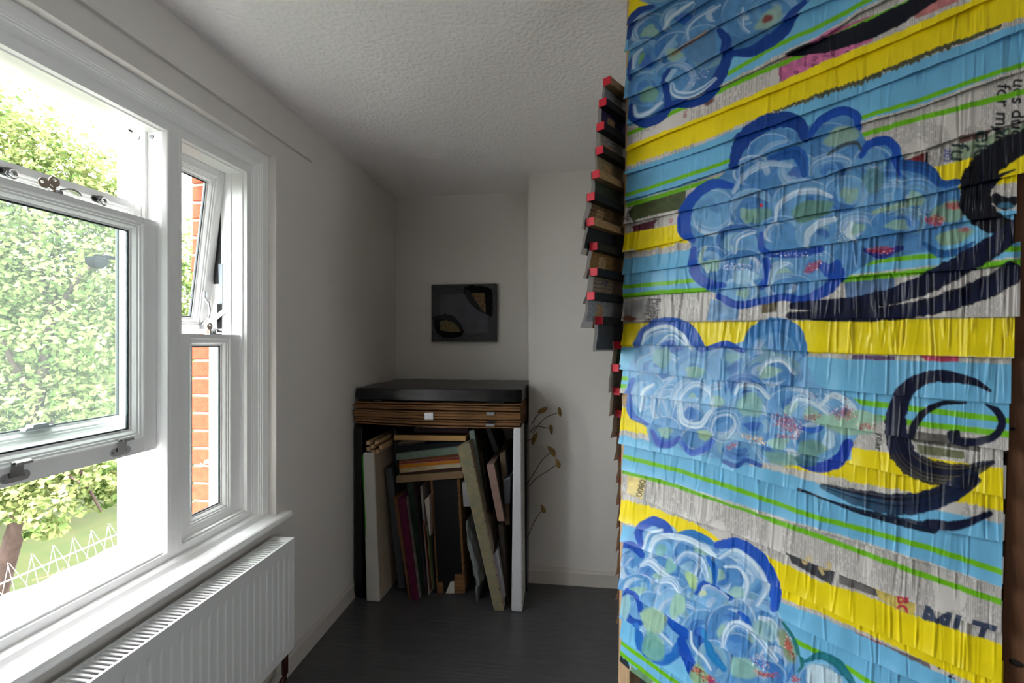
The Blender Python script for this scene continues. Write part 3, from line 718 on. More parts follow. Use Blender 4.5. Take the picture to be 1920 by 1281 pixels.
def canvas(name, top, bot, y0, depth, m_edge, m_side, label, cat='canvas', group=None, ybot=None, skew=0.0, bev=0.0025, tacks=False, rim=None, jag=0):
    """a stretched canvas seen edge-on: front edge given by its top and bottom (left, right) points in the photo"""
    y1 = y0 if ybot is None else ybot
    a, b = qx(bot[0], bot[2], y1), qx(bot[1], bot[3] if len(bot) > 3 else bot[2], y1)
    d, c = qx(top[0], top[2], y0), qx(top[1], top[3] if len(top) > 3 else top[2], y0)
    if min(a.z, b.z) < 0.03:
        a.z = 0.001; b.z = 0.001
    back = Vector((skew, depth, 0))
    r = empty(name, tuple((a + b) / 2 + back * 0.5))
    tag(r, label, cat, group)
    q = MB(); q.hexa([a, b, c, d], [p + back for p in (a, b, c, d)]); q.build('stretcher_edge', m_edge, r, bevel=bev, seg=2, smooth=False)
    nrm = (d - a).cross(back).normalized()
    # canvas sheet on the side that faces the middle of the alcove
    for (lo, hi, sgn) in ((b, c, 1), (a, d, -1)):
        n2 = nrm if nrm.dot(b - a) * sgn > 0 else -nrm
        if m_side is None: continue
        e = 0.0012
        f0 = [lo + back * 0.03 + (hi - lo) * 0.01, lo + back * 0.985 + (hi - lo) * 0.01, hi + back * 0.985 - (hi - lo) * 0.01, hi + back * 0.03 - (hi - lo) * 0.01]
        q = MB(); q.hexa([p + n2 * e for p in f0], [p - n2 * 0.002 for p in f0]); q.build('canvas_side', m_side, r)
    if tacks:
        for k in range(12):
            t = 0.05 + k * 0.08; p = b + (c - b) * t + back * 0.045
            n2 = nrm if nrm.dot(b - a) > 0 else -nrm
            MB().obox(p + n2 * 0.0015, (0.0025, 0, 0), (0, 0.0025, 0), (0, 0, 0.0025)).build('tack', M_dark, r)
    return r
C = lambda n, c, **k: mat(n, c, **({'rough': 0.7, 'spec': 0.25} | k))
M_cw = C('white_canvas', (206, 202, 196), bump=0.25, bscale=40, var=0.06, vscale=8)
M_cl = C('raw_linen', (176, 160, 140), bump=0.7, bscale=14, var=0.1, vscale=12)
M_green = C('bright_green_edge', (50, 150, 30))
lw = canvas('large_canvas', (680, 700, 850), (687, 711, 1129), 2.412, 0.34, M_cw, M_cl, 'large off-white canvas with a green back edge leaning at the left of the stack', skew=0.02, bev=0.006)
a, d = qx(687, 1000, 2.412), qx(680, 850, 2.412)
q = MB(); q.hexa([a + Vector((-0.005, 0.0, -0.02)), a + Vector((0.0005, -0.002, -0.02)), d + Vector((0.0005, -0.002, -0.012)), d + Vector((-0.005, 0, -0.012))], [a + Vector((-0.005, 0.3, -0.02)), a + Vector((0.0005, 0.3, -0.02)), d + Vector((0.0005, 0.3, -0.012)), d + Vector((-0.005, 0.3, -0.012))]); q.build('green_edge', M_green, lw)
rw = canvas('large_canvas', (963, 977, 802), (959, 979, 1148), 2.42, 0.20, C('cool_white_canvas', (196, 196, 200), bump=0.25, bscale=40), M_cw, 'tall white canvas standing on end at the right of the stack', bev=0.006, skew=-0.004, tacks=True)
# bundle of wooden sticks on the left canvas
sp = [(690, 831), (698, 838), (706, 830), (714, 839), (690.5, 842), (699, 847.5), (707, 847)]
sw = ['upper left', 'upper middle', 'topmost', 'right hand', 'lower left', 'lowest middle', 'lowest right']
for i, (a_, b_) in enumerate(sp):
    p = qx(a_, b_, 2.40 + 0.01 * (i % 3)); e = p + Vector((0.0, 0.50, 0.0))
    dv = (e - p); L_ = dv.length / 2; dv.normalize(); ax = Vector((dv.y, -dv.x, 0)).normalized(); az = ax.cross(dv)
    o = MB().obox((p + e) / 2, ax * 0.0098, dv * L_, az * 0.0098).build('wood_stick', M_pine, bevel=0.001, seg=1)
    tag(o, 'square wooden stick, %s one of the bundle on the white canvas' % sw[i], 'wood stick', 'bundle of wooden sticks')
# leaning pieces, left half
canvas('wrapped_canvas', (722, 735, 878), (747, 760, 1104), 2.50, 0.40, M_grey_poly, None, 'canvas wrapped in grey polythene beside the large off-white canvas', 'wrapped canvas', bev=0.004)
canvas('wrapped_canvas', (737, 744, 806), (741, 748, 900), 2.54, 0.35, M_black_poly, None, 'narrow black polythene wrapped canvas left of the flat pile', 'wrapped canvas', bev=0.004)
canvas('canvas', (737, 745, 932), (766, 771, 1126), 2.462, 0.40, C('brown_wood_edge', (120, 84, 56), var=0.3, vscale=30), M_cl, 'thin brown edged panel left of the magenta canvas')
canvas('canvas', (746, 759, 936, 932), (772, 785, 1128), 2.452, 0.40, C('magenta_edge', (96, 20, 58), var=0.3, vscale=30), C('torn_white_side', (170, 160, 150), var=0.5, vscale=40), 'canvas with a magenta painted edge leaning left of the black box')
gc = canvas('canvas', (762, 774, 908, 905), (788, 798, 1116), 2.50, 0.36, C('dark_green_edge', (28, 48, 34), var=0.4, vscale=30), C('patched_painting', (110, 58, 30), var=0.6, vscale=6, col2=(30, 70, 96)), 'canvas with a dark green edge and a patchwork painted side')
canvas('board', (788, 792, 912), (803, 806, 1106), 2.52, 0.34, C('pale_grey_board', (136, 130, 126)), None, 'thin pale grey board beside the dark green canvas', 'board', bev=0.001)
canvas('board', (793, 795, 975), (807, 808.5, 1106), 2.515, 0.34, C('red_brown_board', (110, 44, 34)), None, 'thin red brown board between the grey board and the black box', 'board', bev=0.0005)
canvas('board', (799, 801, 985), (810, 812, 1106), 2.515, 0.34, C('olive_board', (92, 98, 66)), None, 'thin olive board pressed against the black box', 'board', bev=0.0005)
canvas('sketch_pad', (796, 805, 938, 930), (805.5, 807.5, 1005), 2.505, 0.25, C('white_pad', (176, 164, 156)), None, 'white sketch pad with a dark edge wedged by the black box', 'sketch pad', bev=0.0008)
# black box with cardboard sides
bx = tag(empty('black_box', (-0.68, 2.74, 0.0)), 'tall narrow box with a black front and brown cardboard sides', 'box')
Yb = 2.545
def bq(px, py, dy=0.0):
    v = qx(px, py, Yb); v.y += dy; return v
def bplate(name, pts, y0, y1, m):
    q = MB(); P_ = [bq(*p) for p in pts]; 
    q.hexa([p + Vector((0, y0, 0)) for p in P_], [p + Vector((0, y1, 0)) for p in P_]); return q.build(name, m, bx)
zb = 1112
bplate('front_panel', [(812, zb), (869, zb), (858, 900), (811, 900)], 0.0, 0.006, M_black_wood)
bplate('side_panel', [(820, zb), (822, zb), (811, 898), (807, 898)], -0.002, 0.40, M_card)
bplate('side_panel', [(869, zb), (872, zb), (862, 898), (857, 898)], -0.002, 0.40, M_card)
bplate('bottom_flap', [(821, zb), (832, zb), (831, 1091), (820, 1091)], -0.004, -0.0005, M_card)
bplate('bottom_flap', [(852, zb), (871, zb), (868, 1076), (853, 1076)], -0.004, -0.0005, M_card)
bplate('paper_label', [(836, zb), (852, zb), (852, 1089), (845, 1090)], -0.005, -0.004, M_cw)
bplate('back_panel', [(812, zb), (869, zb), (858, 900), (811, 900)], 0.394, 0.40, M_card)
# flat pile on the box
def flat(left, right, y0, depth, m, label, cat='canvas', top_m=None):
    """left, right = (px, top, bottom)"""
    a, d = qx(left[0], left[2], y0), qx(left[0], left[1], y0); b, c = qx(right[0], right[2], y0), qx(right[0], right[1], y0)
    back = Vector((0, depth, 0.0))
    r = tag(empty('flat_canvas' if cat == 'canvas' else 'flat_board', tuple((a + b) / 2 + back / 2)), label, cat, 'flat pile of canvases')
    MB().hexa([a, b, c, d], [p + back for p in (a, b, c, d)]).build('stretcher_edge', m, r, bevel=0.002)
    t_ = [d + (c - d) * 0.01, c - (c - d) * 0.01]
    MB().hexa([t_[0] + Vector((0, .004, -0.001)), t_[1] + Vector((0, .004, -0.001)), t_[1] + Vector((0, .004, 0.0012)), t_[0] + Vector((0, .004, 0.0012))], [t_[0] + back * .98 + Vector((0, 0, -0.001)), t_[1] + back * .98 + Vector((0, 0, -0.001)), t_[1] + back * .98 + Vector((0, 0, 0.0012)), t_[0] + back * .98 + Vector((0, 0, 0.0012))]).build('canvas_top', top_m or M_cw, r)
    return r
yp = 2.50
flat((743, 893, 906), (868, 884, 897), yp, .40, C('pale_wood_edge', (150, 122, 92), var=0.15, vscale=20), 'flat canvas with a pale wood edge at the bottom of the pile', top_m=M_green)
flat((749, 886, 892.5), (866, 876.5, 883.5), yp + .004, .40, C('maroon_edge', (60, 28, 26)), 'thin maroon edged flat canvas above the pale wood one')
flat((749, 880, 887.5), (864, 869, 876), yp, .40, C('paint_dripped_white_edge', (196, 192, 176), var=0.3, vscale=12, col2=(160, 130, 50)), 'white edged flat canvas with yellow drips')
flat((748, 872, 879.5), (862, 862.5, 868.5), yp + .003, .40, C('orange_edge', (196, 122, 26), var=0.2, vscale=20), 'orange edged flat canvas in the pile')
flat((748, 868, 871.5), (861, 857, 862), yp + .006, .40, C('coral_edge', (150, 56, 50), var=0.4, vscale=30), 'coral red edged flat canvas under the mint one')
flat((748, 863.5, 867.5), (860, 851.5, 856.5), yp + .004, .40, C('rust_edge', (120, 66, 24), var=0.4, vscale=30), 'rusty brown edged flat canvas under the mint one')
flat((743, 851, 863), (859, 837.5, 851), yp - .004, .42, C('mint_grey_edge', (112, 132, 118), var=0.2, vscale=30), 'mint grey edged flat canvas in the pile', top_m=C('flaking_grey', (130, 130, 132), var=0.6, vscale=50))
flat((743, 837, 850.5), (872, 829.5, 837), yp + .01, .40, C('black_edge', (20, 22, 26)), 'black edged flat canvas above the mint one', top_m=C('teal_top', (30, 60, 70)))
flat((745, 831.5, 836.5), (798, 827.5, 831.5), yp + .02, .35, C('mottled_edge', (90, 72, 52), var=0.5, vscale=40), 'short mottled board under the straw coloured canvas', 'board')
flat((739, 816, 825.5), (873, 817.5, 827.5), yp - .01, .42, C('straw_edge', (184, 146, 92)), 'straw coloured flat canvas near the top of the pile', top_m=C('burnt_top', (80, 46, 20), var=0.5, vscale=30))
flat((776, 803, 811), (878, 802, 812), yp + .02, .38, C('plum_edge', (44, 28, 34)), 'plum edged board at the very top of the pile', 'board')
# leaning pieces, right half
M_speck = C('speckled_beige_edge', (150, 132, 98), var=0.3, vscale=26, col2=(104, 112, 96))
canvas('canvas', (857, 879, 838, 829), (927, 944, 1146), 2.415, 0.083, M_speck, M_cl, 'speckled beige canvas leaning across the front of the stack', tacks=True, skew=0.0, bev=0.004)
canvas('canvas', (879, 889, 808, 807), (901, 912, 955), 2.50, 0.40, C('mint_edge', (142, 158, 150), var=0.35, vscale=25), C('paint_stained_side', (120, 104, 80), var=0.5, vscale=30), 'pale mint canvas wedged behind the speckled beige one')
canvas('wrapped_canvas', (910, 919, 802), (926, 936, 848), 2.47, 0.30, M_black_poly, None, 'small black wrapped canvas tilted under the cardboard at the right', 'wrapped canvas', bev=0.004)
canvas('canvas', (912, 926, 872, 869), (933, 946, 978), 2.455, 0.38, C('dusty_pink_edge', (150, 122, 112), var=0.15, vscale=25), C('green_grey_side', (70, 68, 54), var=0.5, vscale=30), 'dusty pink edged canvas hanging at an angle on the right')
canvas('canvas', (896, 904, 850, 846), (918, 926, 1030), 2.56, 0.36, C('brown_dark_edge', (84, 72, 60)), C('dark_painted_side', (30, 32, 40)), 'dark brown edged canvas between the mint and pink ones')
canvas('canvas', (905, 913, 965), (936, 943, 1120), 2.50, 0.36, C('sooty_edge', (30, 27, 26)), M_cl, 'sooty black edged canvas below the pink one')
canvas('canvas', (934, 943, 985), (947, 954, 1128), 2.48, 0.36, C('umber_edge', (52, 44, 38)), None, 'dark umber canvas next to the tall white one')
canvas('canvas', (937, 947, 850, 846), (947, 956, 985), 2.53, 0.34, C('tan_edge', (96, 80, 62)), C('slate_side', (40, 44, 58)), 'tan edged canvas high up beside the tall white one')
canvas('wrapped_canvas', (944, 957, 900, 895), (944, 956, 945), 2.49, 0.2, M_grey_poly, None, 'small grey wrapped canvas beside the tall white one', 'wrapped canvas', bev=0.004)
canvas('canvas', (924, 933, 1042, 1030), (942, 947, 1122), 2.445, 0.34, C('blue_white_edge', (150, 148, 156)), C('pale_painting_side', (150, 144, 140), var=0.2, vscale=10), 'small pale canvas with a blue edge low down beside the beige one')
canvas('board', (866, 877, 906), (869, 881, 950), 2.50, 0.30, C('white_card', (150, 148, 150)), None, 'small white card behind the speckled beige canvas', 'board', bev=0.001)
canvas('board', (884, 890, 950), (893, 898, 1090), 2.73, 0.25, C('dull_brown_board', (92, 74, 58)), None, 'dull brown board behind the pale plastic bag', 'board', bev=0.001)
# pale plastic bag sagging beside the box
g = np.random.default_rng(9); nL, nA = 22, 26
bag = []
for i in range(nL):
    t = i / (nL - 1)
    py_ = 975 + t * 127; pxl = 869 + 1 * t + 22 * t ** 1.4 + (5 * (1 - t) ** 4); pxr = 880 + 32 * t ** 0.8 - (10 if t > .93 else 0) 
    c = qx((pxl + pxr) / 2, py_, 2.52); r = max(0.004, (pxr - pxl) / 853 * 2.45 / 2)
    if i == 0: r *= 0.3
    if i == nL - 1: c.z = 0.002; r *= 0.6
    ring = []
    for k in range(nA):
        a = 2 * math.pi * k / nA
        wv = 1 + 0.16 * math.sin(5 * a + t * 7) * math.sin(t * 9 + 2 * a) + 0.10 * math.sin(9 * a - t * 13)
        ring.append((c.x + r * wv * math.cos(a), c.y + 0.07 + 0.10 * wv * math.sin(a), max(0.001, c.z + 0.006 * math.sin(3 * a + 11 * t))))
    bag.append(ring)
b_ = MB().loops(bag, True, True).build('plastic_bag', mat('pale_grey_plastic', (134, 140, 140), 0.35, 0.5, bump=0.3, bscale=25), smooth=True)
tag(b_, 'pale grey plastic bag sagging between the black box and the beige canvas', 'bag')
# dried stems with papery discs
M_stem = C('dried_stem', (74, 44, 30)); M_disc = C('dried_papery_disc', (150, 118, 62), var=0.3, vscale=60)
stems = [([(997, 796), (1003, 783), (1016, 772)], (1017, 769), 9, (0.75, -0.35), 'with the broadest upturned cap'), ([(999, 812), (1015, 790), (1025, 781), (1050, 773)], (1050, 772), 8, (0.2, 1), 'reaching furthest up and out'), ([(993, 812), (1003, 799), (1012, 800), (1033, 804)], (1034, 805), 8, (0.12, 1), 'with an arching stem to a thin cap'),
         ([(960, 836), (985, 828), (1004, 821)], (1001, 822), 11, (0.4, -0.9), 'lying across the top of the white canvas'), ([(988, 908), (1006, 880), (1016, 862), (1033, 848)], (1036, 846), 10, (0.62, 0.78), 'with a ragged tilted cap'), ([(992, 912), (1005, 896), (1020, 888), (1046, 870)], (1047, 869), 8, (0.45, 0.9), 'with the lowest cap of the middle pair'), ([(986, 1016), (997, 988), (1007, 968), (1019, 955)], (1019, 955), 7, (0.5, 0.85), 'growing out alone near the bottom')]
for i, (pts, cpt, r, (tx, tz), w_) in enumerate(stems):
    y_ = 2.63
    P_ = [qx(a_, b_2, y_) for a_, b_2 in pts]
    r0 = tag(empty('dried_stem', tuple(P_[0])), 'dried flower stem %s' % w_, 'dried flower', 'dried stems beside the chimney breast')
    # smooth the bend
    S = [P_[0]]
    for a_, b_2 in zip(P_[:-1], P_[1:]):
        for t in (0.5, 1.0): S.append(a_ + (b_2 - a_) * t)
    S2 = [S[0]] + [(S[k - 1] + S[k] * 2 + S[k + 1]) / 4 for k in range(1, len(S) - 1)] + [S[-1]]
    MB().tube(S2, 0.0021, 6).build('stem', M_stem, r0, smooth=True)
    c = qx(cpt[0], cpt[1], y_); R_ = r / 853 * 3.0
    u = Vector((tx, 0, -tz)).normalized(); nrm = Vector((tz, -0.35, tx)).normalized(); v2 = nrm.cross(u).normalized(); u = v2.cross(nrm)
    q = MB(); L = []
    for k, (rr, h) in enumerate(((0.02, 0.006), (0.45, 0.004), (0.8, 0.0015), (1.0, -0.003), (0.97, -0.0035), (0.4, 0.0025), (0.02, 0.004))):
        L.append([c + (u * math.cos(a) + v2 * math.sin(a) * 0.85) * R_ * rr * (1 + 0.12 * math.sin(3 * a + i)) + nrm * h * 1.2 for a in np.linspace(0, 2 * math.pi, 17)[:-1]])
    q.loops(L, True, True); q.build('seed_disc', M_disc, r0, smooth=True)
# ------------------------------------------------------------------ folding screen hung with painted newspaper strips
# the design is drawn in its own sheet coordinates (x 1150..1990, y -560..1800) that map flat onto the panel
RX0, RY0, RW, RH = 1150, -560, 840, 2360
YY, XX = np.mgrid[0:RH, 0:RW].astype(np.float32)
XX += RX0; YY += RY0
pr_rng = np.random.default_rng(21)
def vnoise(sx, sy, seed, w=RW, h=RH):
    g = np.random.default_rng(seed); gw, gh = int(w / sx) + 3, int(h / sy) + 3
    a = g.random((gh, gw)).astype(np.float32)
    fx = np.arange(w) / sx; fy = np.arange(h) / sy
    ix, iy = fx.astype(int), fy.astype(int); tx = (fx - ix); ty = (fy - iy); tx = tx * tx * (3 - 2 * tx); ty = ty * ty * (3 - 2 * ty)
    r0 = a[iy][:, ix] * (1 - tx) + a[iy][:, ix + 1] * tx; r1 = a[iy + 1][:, ix] * (1 - tx) + a[iy + 1][:, ix + 1] * tx
    return (r0 * (1 - ty)[:, None] + r1 * ty[:, None]).astype(np.float32)
N1, N2, N3 = vnoise(3, 14, 1), vnoise(26, 26, 2), vnoise(9, 9, 3)
N4 = vnoise(2, 2, 4)
NB = 0.6 * vnoise(2, 30, 14) + 0.4 * vnoise(14, 20, 15)
img = np.empty((RH, RW, 3), np.float32)
def S(c): return lin(c).astype(np.float32)
def interp(poly, x):
    p = np.array(poly, float); xs, ys = p[:, 0], p[:, 1]
    y = np.interp(x, xs, ys)
    s0 = (ys[1] - ys[0]) / (xs[1] - xs[0]); s1 = (ys[-1] - ys[-2]) / (xs[-1] - xs[-2])
    return np.where(x < xs[0], ys[0] + s0 * (x - xs[0]), np.where(x > xs[-1], ys[-1] + s1 * (x - xs[-1]), y))
cols = np.arange(RW) + RX0
def blend(mask, c, sl=None):
    if sl is None: img[:] = img * (1 - mask[..., None]) + c * mask[..., None]
    else: img[sl] = img[sl] * (1 - mask[..., None]) + c * mask[..., None]
def sstep(a): return np.clip(a + 0.5, 0, 1)
def band(up, lo, c, x0=0, x1=9999, rough_up=2, rough_lo=2, var=0.06):
    u, l = interp(up, cols)[None, :], interp(lo, cols)[None, :]
    m = sstep(YY - u - (NB - 0.5) * rough_up * 1.3) * sstep(l - YY + (NB - 0.5) * rough_lo * 1.6) * (XX >= x0) * (XX <= x1)
    cc = S(c) * (1 + (N2[..., None] - 0.5) * var * 2 + (N1[..., None] - 0.5) * var)
    blend(m, cc)
def gline(poly, w, x0=0, x1=9999, c=(112, 186, 24)):
    yc = interp(poly, cols)[None, :]
    ww = w * (1 + (XX - 1170) / 1700.0)
    m = sstep(ww / 2 - np.abs(YY - yc + (N3 - 0.5) * 1.5)) * (XX >= x0) * (XX <= x1)
    blend(m, S(c) * (0.92 + 0.16 * N1[..., None]))
def cm(pts, n=10):
    P = np.array(pts, float)
    if len(P) < 3: return P
    Q = np.vstack([2 * P[0] - P[1], P, 2 * P[-1] - P[-2]]); out = []
    for i in range(1, len(Q) - 2):
        for t in np.linspace(0, 1, n, endpoint=False):
            out.append(0.5 * (2 * Q[i] + (Q[i + 1] - Q[i - 1]) * t + (2 * Q[i - 1] - 5 * Q[i] + 4 * Q[i + 1] - Q[i + 2]) * t * t + (3 * Q[i] - Q[i - 1] - 3 * Q[i + 1] + Q[i + 2]) * t ** 3))
    return np.array(out + [P[-1]])
def stroke(pts, w, c, alpha=1.0, bristle=0.25, taper=0.0, c2=None, dry=0.0, n=8):
    """brush stroke: w may be a list of widths"""
    P = cm(pts, n)
    ws = np.interp(np.linspace(0, 1, len(P)), np.linspace(0, 1, len(w)), w) if hasattr(w, '__len__') else np.full(len(P), float(w))
    if taper: ws = ws * np.clip(np.minimum(np.linspace(0, 1, len(P)), np.linspace(1, 0, len(P))) / taper, 0.15, 1)
    mg = ws.max() / 2 + 3
    x0, x1 = int(max(P[:, 0].min() - mg - RX0, 0)), int(min(P[:, 0].max() + mg - RX0 + 1, RW))
    y0, y1 = int(max(P[:, 1].min() - mg - RY0, 0)), int(min(P[:, 1].max() + mg - RY0 + 1, RH))
    if x1 <= x0 or y1 <= y0: return
    sl = (slice(y0, y1), slice(x0, x1)); X, Y = XX[sl], YY[sl]
    best = np.full(X.shape, 1e9, np.float32); sd = np.zeros_like(best); wb = np.ones_like(best); tt = np.zeros_like(best)
    for i in range(len(P) - 1):
        a, b = P[i], P[i + 1]; d = b - a; L2 = d @ d + 1e-9
        t = np.clip(((X - a[0]) * d[0] + (Y - a[1]) * d[1]) / L2, 0, 1)
        ex, ey = X - a[0] - t * d[0], Y - a[1] - t * d[1]
        wl = ws[i] + (ws[i + 1] - ws[i]) * t
        dist = np.sqrt(ex * ex + ey * ey) / (wl / 2)
        m = dist < best
        best = np.where(m, dist, best); wb = np.where(m, wl / 2, wb)
        sd = np.where(m, np.sign(ex * d[1] - ey * d[0]) * dist, sd); tt = np.where(m, (i + t) / (len(P) - 1), tt)
    best = best + (N3[sl] - 0.5) * 0.22 + (N4[sl] - 0.5) * 0.10
    mask = np.clip((1 - best) * wb + 0.5, 0, 1) * alpha
    g = np.random.default_rng(int(abs(P[0, 0] * 7 + P[0, 1] * 13)) % 100000)
    nb = int(np.clip(ws.max() / 2.6, 3, 14)); prof = g.random(26).astype(np.float32); k = (sd * 0.5 + 0.5) * nb
    br = np.interp(np.clip(k, 0, 25).ravel(), np.arange(26), prof).reshape(k.shape).astype(np.float32)
    if dry: mask = mask * np.clip(1 - dry * np.clip((tt - 0.5) * 2, 0, 1) * (br > 0.45) * 1.0, 0, 1)
    base = S(c) * (1 + (br[..., None] - 0.5) * bristle * 2)
    if c2 is not None:
        if min(c2) > 180:                            # streaky white over blue
            kk = np.clip((br - 0.12) * 1.7, 0, 1); base = S((108, 158, 204)) * (1 - kk[..., None]) + S(c) * 0.25 * kk[..., None] + S(c2) * 0.75 * kk[..., None]
            mask = mask * (0.62 + 0.38 * kk)
        else: base = base * (1 - br[..., None] * 0.4) + S(c2) * br[..., None] * 0.4
    blend(mask, base, sl)
def blob(cx, cy, rx, ry, c, rot=0.0, alpha=1.0, feather=1.0, wob=0.08, var=0.1):
    R = max(rx, ry) * 1.25 + 3
    x0, x1 = int(max(cx - R - RX0, 0)), int(min(cx + R - RX0, RW)); y0, y1 = int(max(cy - R - RY0, 0)), int(min(cy + R - RY0, RH))
    if x1 <= x0 or y1 <= y0: return
    sl = (slice(y0, y1), slice(x0, x1)); X, Y = XX[sl] - cx, YY[sl] - cy
    cr, sr = math.cos(rot), math.sin(rot); u, v = (X * cr + Y * sr) / rx, (-X * sr + Y * cr) / ry
    r = np.sqrt(u * u + v * v); th_ = np.arctan2(v, u)
    r = r * (1 + wob * np.sin(3 * th_ + cx) + wob * 0.6 * np.sin(5 * th_ + cy))
    mask = np.clip((1 - r) * min(rx, ry) / feather + 0.5, 0, 1) * alpha
    blend(mask, S(c) * (1 + (N3[sl][..., None] - 0.5) * var * 2 + (N1[sl][..., None] - 0.5) * var), sl)
def poly(pts, c, var=0.05, alpha=1.0):
    P = np.array(pts, float); x0, x1 = int(max(P[:, 0].min() - RX0 - 1, 0)), int(min(P[:, 0].max() - RX0 + 2, RW)); y0, y1 = int(max(P[:, 1].min() - RY0 - 1, 0)), int(min(P[:, 1].max() - RY0 + 2, RH))
    if x1 <= x0 or y1 <= y0: return
    sl = (slice(y0, y1), slice(x0, x1)); X, Y = XX[sl] + 0.01, YY[sl] + 0.01; ins = np.zeros(X.shape, bool)
    for i in range(len(P)):
        a, b = P[i], P[(i + 1) % len(P)]
        cnd = ((a[1] > Y) != (b[1] > Y))
        with np.errstate(divide='ignore', invalid='ignore'): xi = (b[0] - a[0]) * (Y - a[1]) / (b[1] - a[1] if b[1] != a[1] else 1e-9) + a[0]
        ins ^= cnd & (X < xi)
    blend(ins.astype(np.float32) * alpha, S(c) * (1 + (N3[sl][..., None] - 0.5) * var * 2), sl)
def text(s, x, y, size, c, rot=90, bold=0.012, alpha=1.0, xs=1.0):
    """print letters into the sheet (rot 90: reading downwards)"""
    cu = bpy.data.curves.new('letters', 'FONT'); cu.body = s; cu.offset = bold; cu.resolution_u = 3
    o = bpy.data.objects.new('letters', cu); sc.collection.objects.link(o)
    me = o.to_mesh(); me.calc_loop_triangles()
    V = np.array([v.co[:2] for v in me.vertices]) if len(me.vertices) else np.zeros((0, 2)); T = [tuple(t.vertices) for t in me.loop_triangles]
    o.to_mesh_clear(); bpy.data.objects.remove(o); bpy.data.curves.remove(cu)
    if not len(V): return
    V = V * size; V[:, 0] *= xs
    a = math.radians(rot); ca, sa = math.cos(a), math.sin(a)
    # glyph +x runs along rot (image y is down), glyph +y is to the left of that
    PX = x + V[:, 0] * ca + V[:, 1] * sa; PY = y + V[:, 0] * sa - V[:, 1] * ca
    x0, x1 = int(max(PX.min() - RX0 - 1, 0)), int(min(PX.max() - RX0 + 2, RW)); y0, y1 = int(max(PY.min() - RY0 - 1, 0)), int(min(PY.max() - RY0 + 2, RH))
    if x1 <= x0 or y1 <= y0: return
    sub = 3; h_, w_ = (y1 - y0) * sub, (x1 - x0) * sub
    acc = np.zeros((h_, w_), bool); gy_, gx_ = np.mgrid[0:h_, 0:w_]; gx_ = gx_ / sub + x0 + RX0; gy_ = gy_ / sub + y0 + RY0
    for t in T:
        ax, ay, bx_, by, cx_, cy_ = PX[t[0]], PY[t[0]], PX[t[1]], PY[t[1]], PX[t[2]], PY[t[2]]
        i0, i1 = int((min(ay, by, cy_) - y0 - RY0) * sub) - 1, int((max(ay, by, cy_) - y0 - RY0) * sub) + 2; j0, j1 = int((min(ax, bx_, cx_) - x0 - RX0) * sub) - 1, int((max(ax, bx_, cx_) - x0 - RX0) * sub) + 2
        i0, j0 = max(i0, 0), max(j0, 0)
        if i1 <= i0 or j1 <= j0: continue
        gx2, gy2 = gx_[i0:i1, j0:j1], gy_[i0:i1, j0:j1]
        e1 = (bx_ - ax) * (gy2 - ay) - (by - ay) * (gx2 - ax); e2 = (cx_ - bx_) * (gy2 - by) - (cy_ - by) * (gx2 - bx_); e3 = (ax - cx_) * (gy2 - cy_) - (ay - cy_) * (gx2 - cx_)
        acc[i0:i1, j0:j1] |= ((e1 >= 0) & (e2 >= 0) & (e3 >= 0)) | ((e1 <= 0) & (e2 <= 0) & (e3 <= 0))
    m = acc.reshape(y1 - y0, sub, x1 - x0, sub).mean((1, 3)).astype(np.float32) * alpha
    blend(m, S(c), (slice(y0, y1), slice(x0, x1)))
def glitter(cx, cy, rx, ry, cols_, dens=0.3, rot=0.0, seed=0):
    g = np.random.default_rng(int(cx * 3 + cy + seed)); n = int(rx * ry * dens)
    a = g.random(n) * 2 * math.pi; r = np.sqrt(g.random(n)); u, v = r * np.cos(a) * rx, r * np.sin(a) * ry
    X = (cx + u * math.cos(rot) - v * math.sin(rot) - RX0).astype(int); Y = (cy + u * math.sin(rot) + v * math.cos(rot) - RY0).astype(int)
    for i in range(n):
        if 0 <= X[i] < RW - 2 and 0 <= Y[i] < RH - 2:
            s = 2 if g.random() < 0.25 else 1
            img[Y[i]:Y[i] + s, X[i]:X[i] + s] = S(cols_[g.integers(len(cols_))])

# --- newsprint
img[:] = S((208, 202, 197)) * (0.93 + 0.1 * N2[..., None])
pitch = 2.9 + (XX - 1170) * 0.0019
ph_ = np.cumsum(1 / pitch[0])[None, :]
row = np.floor(ph_).astype(int)
fr_ = ph_ - np.floor(ph_)
blk = vnoise(34, 60, 7); wd_ = vnoise(2.2, 5, 8)
txt = (np.minimum(fr_, 1 - fr_) > 0.22) & (wd_ > 0.32) & (blk > 0.30)
img[:] = np.where(txt[..., None], img * 0.6, img)
INK = (52, 50, 54)
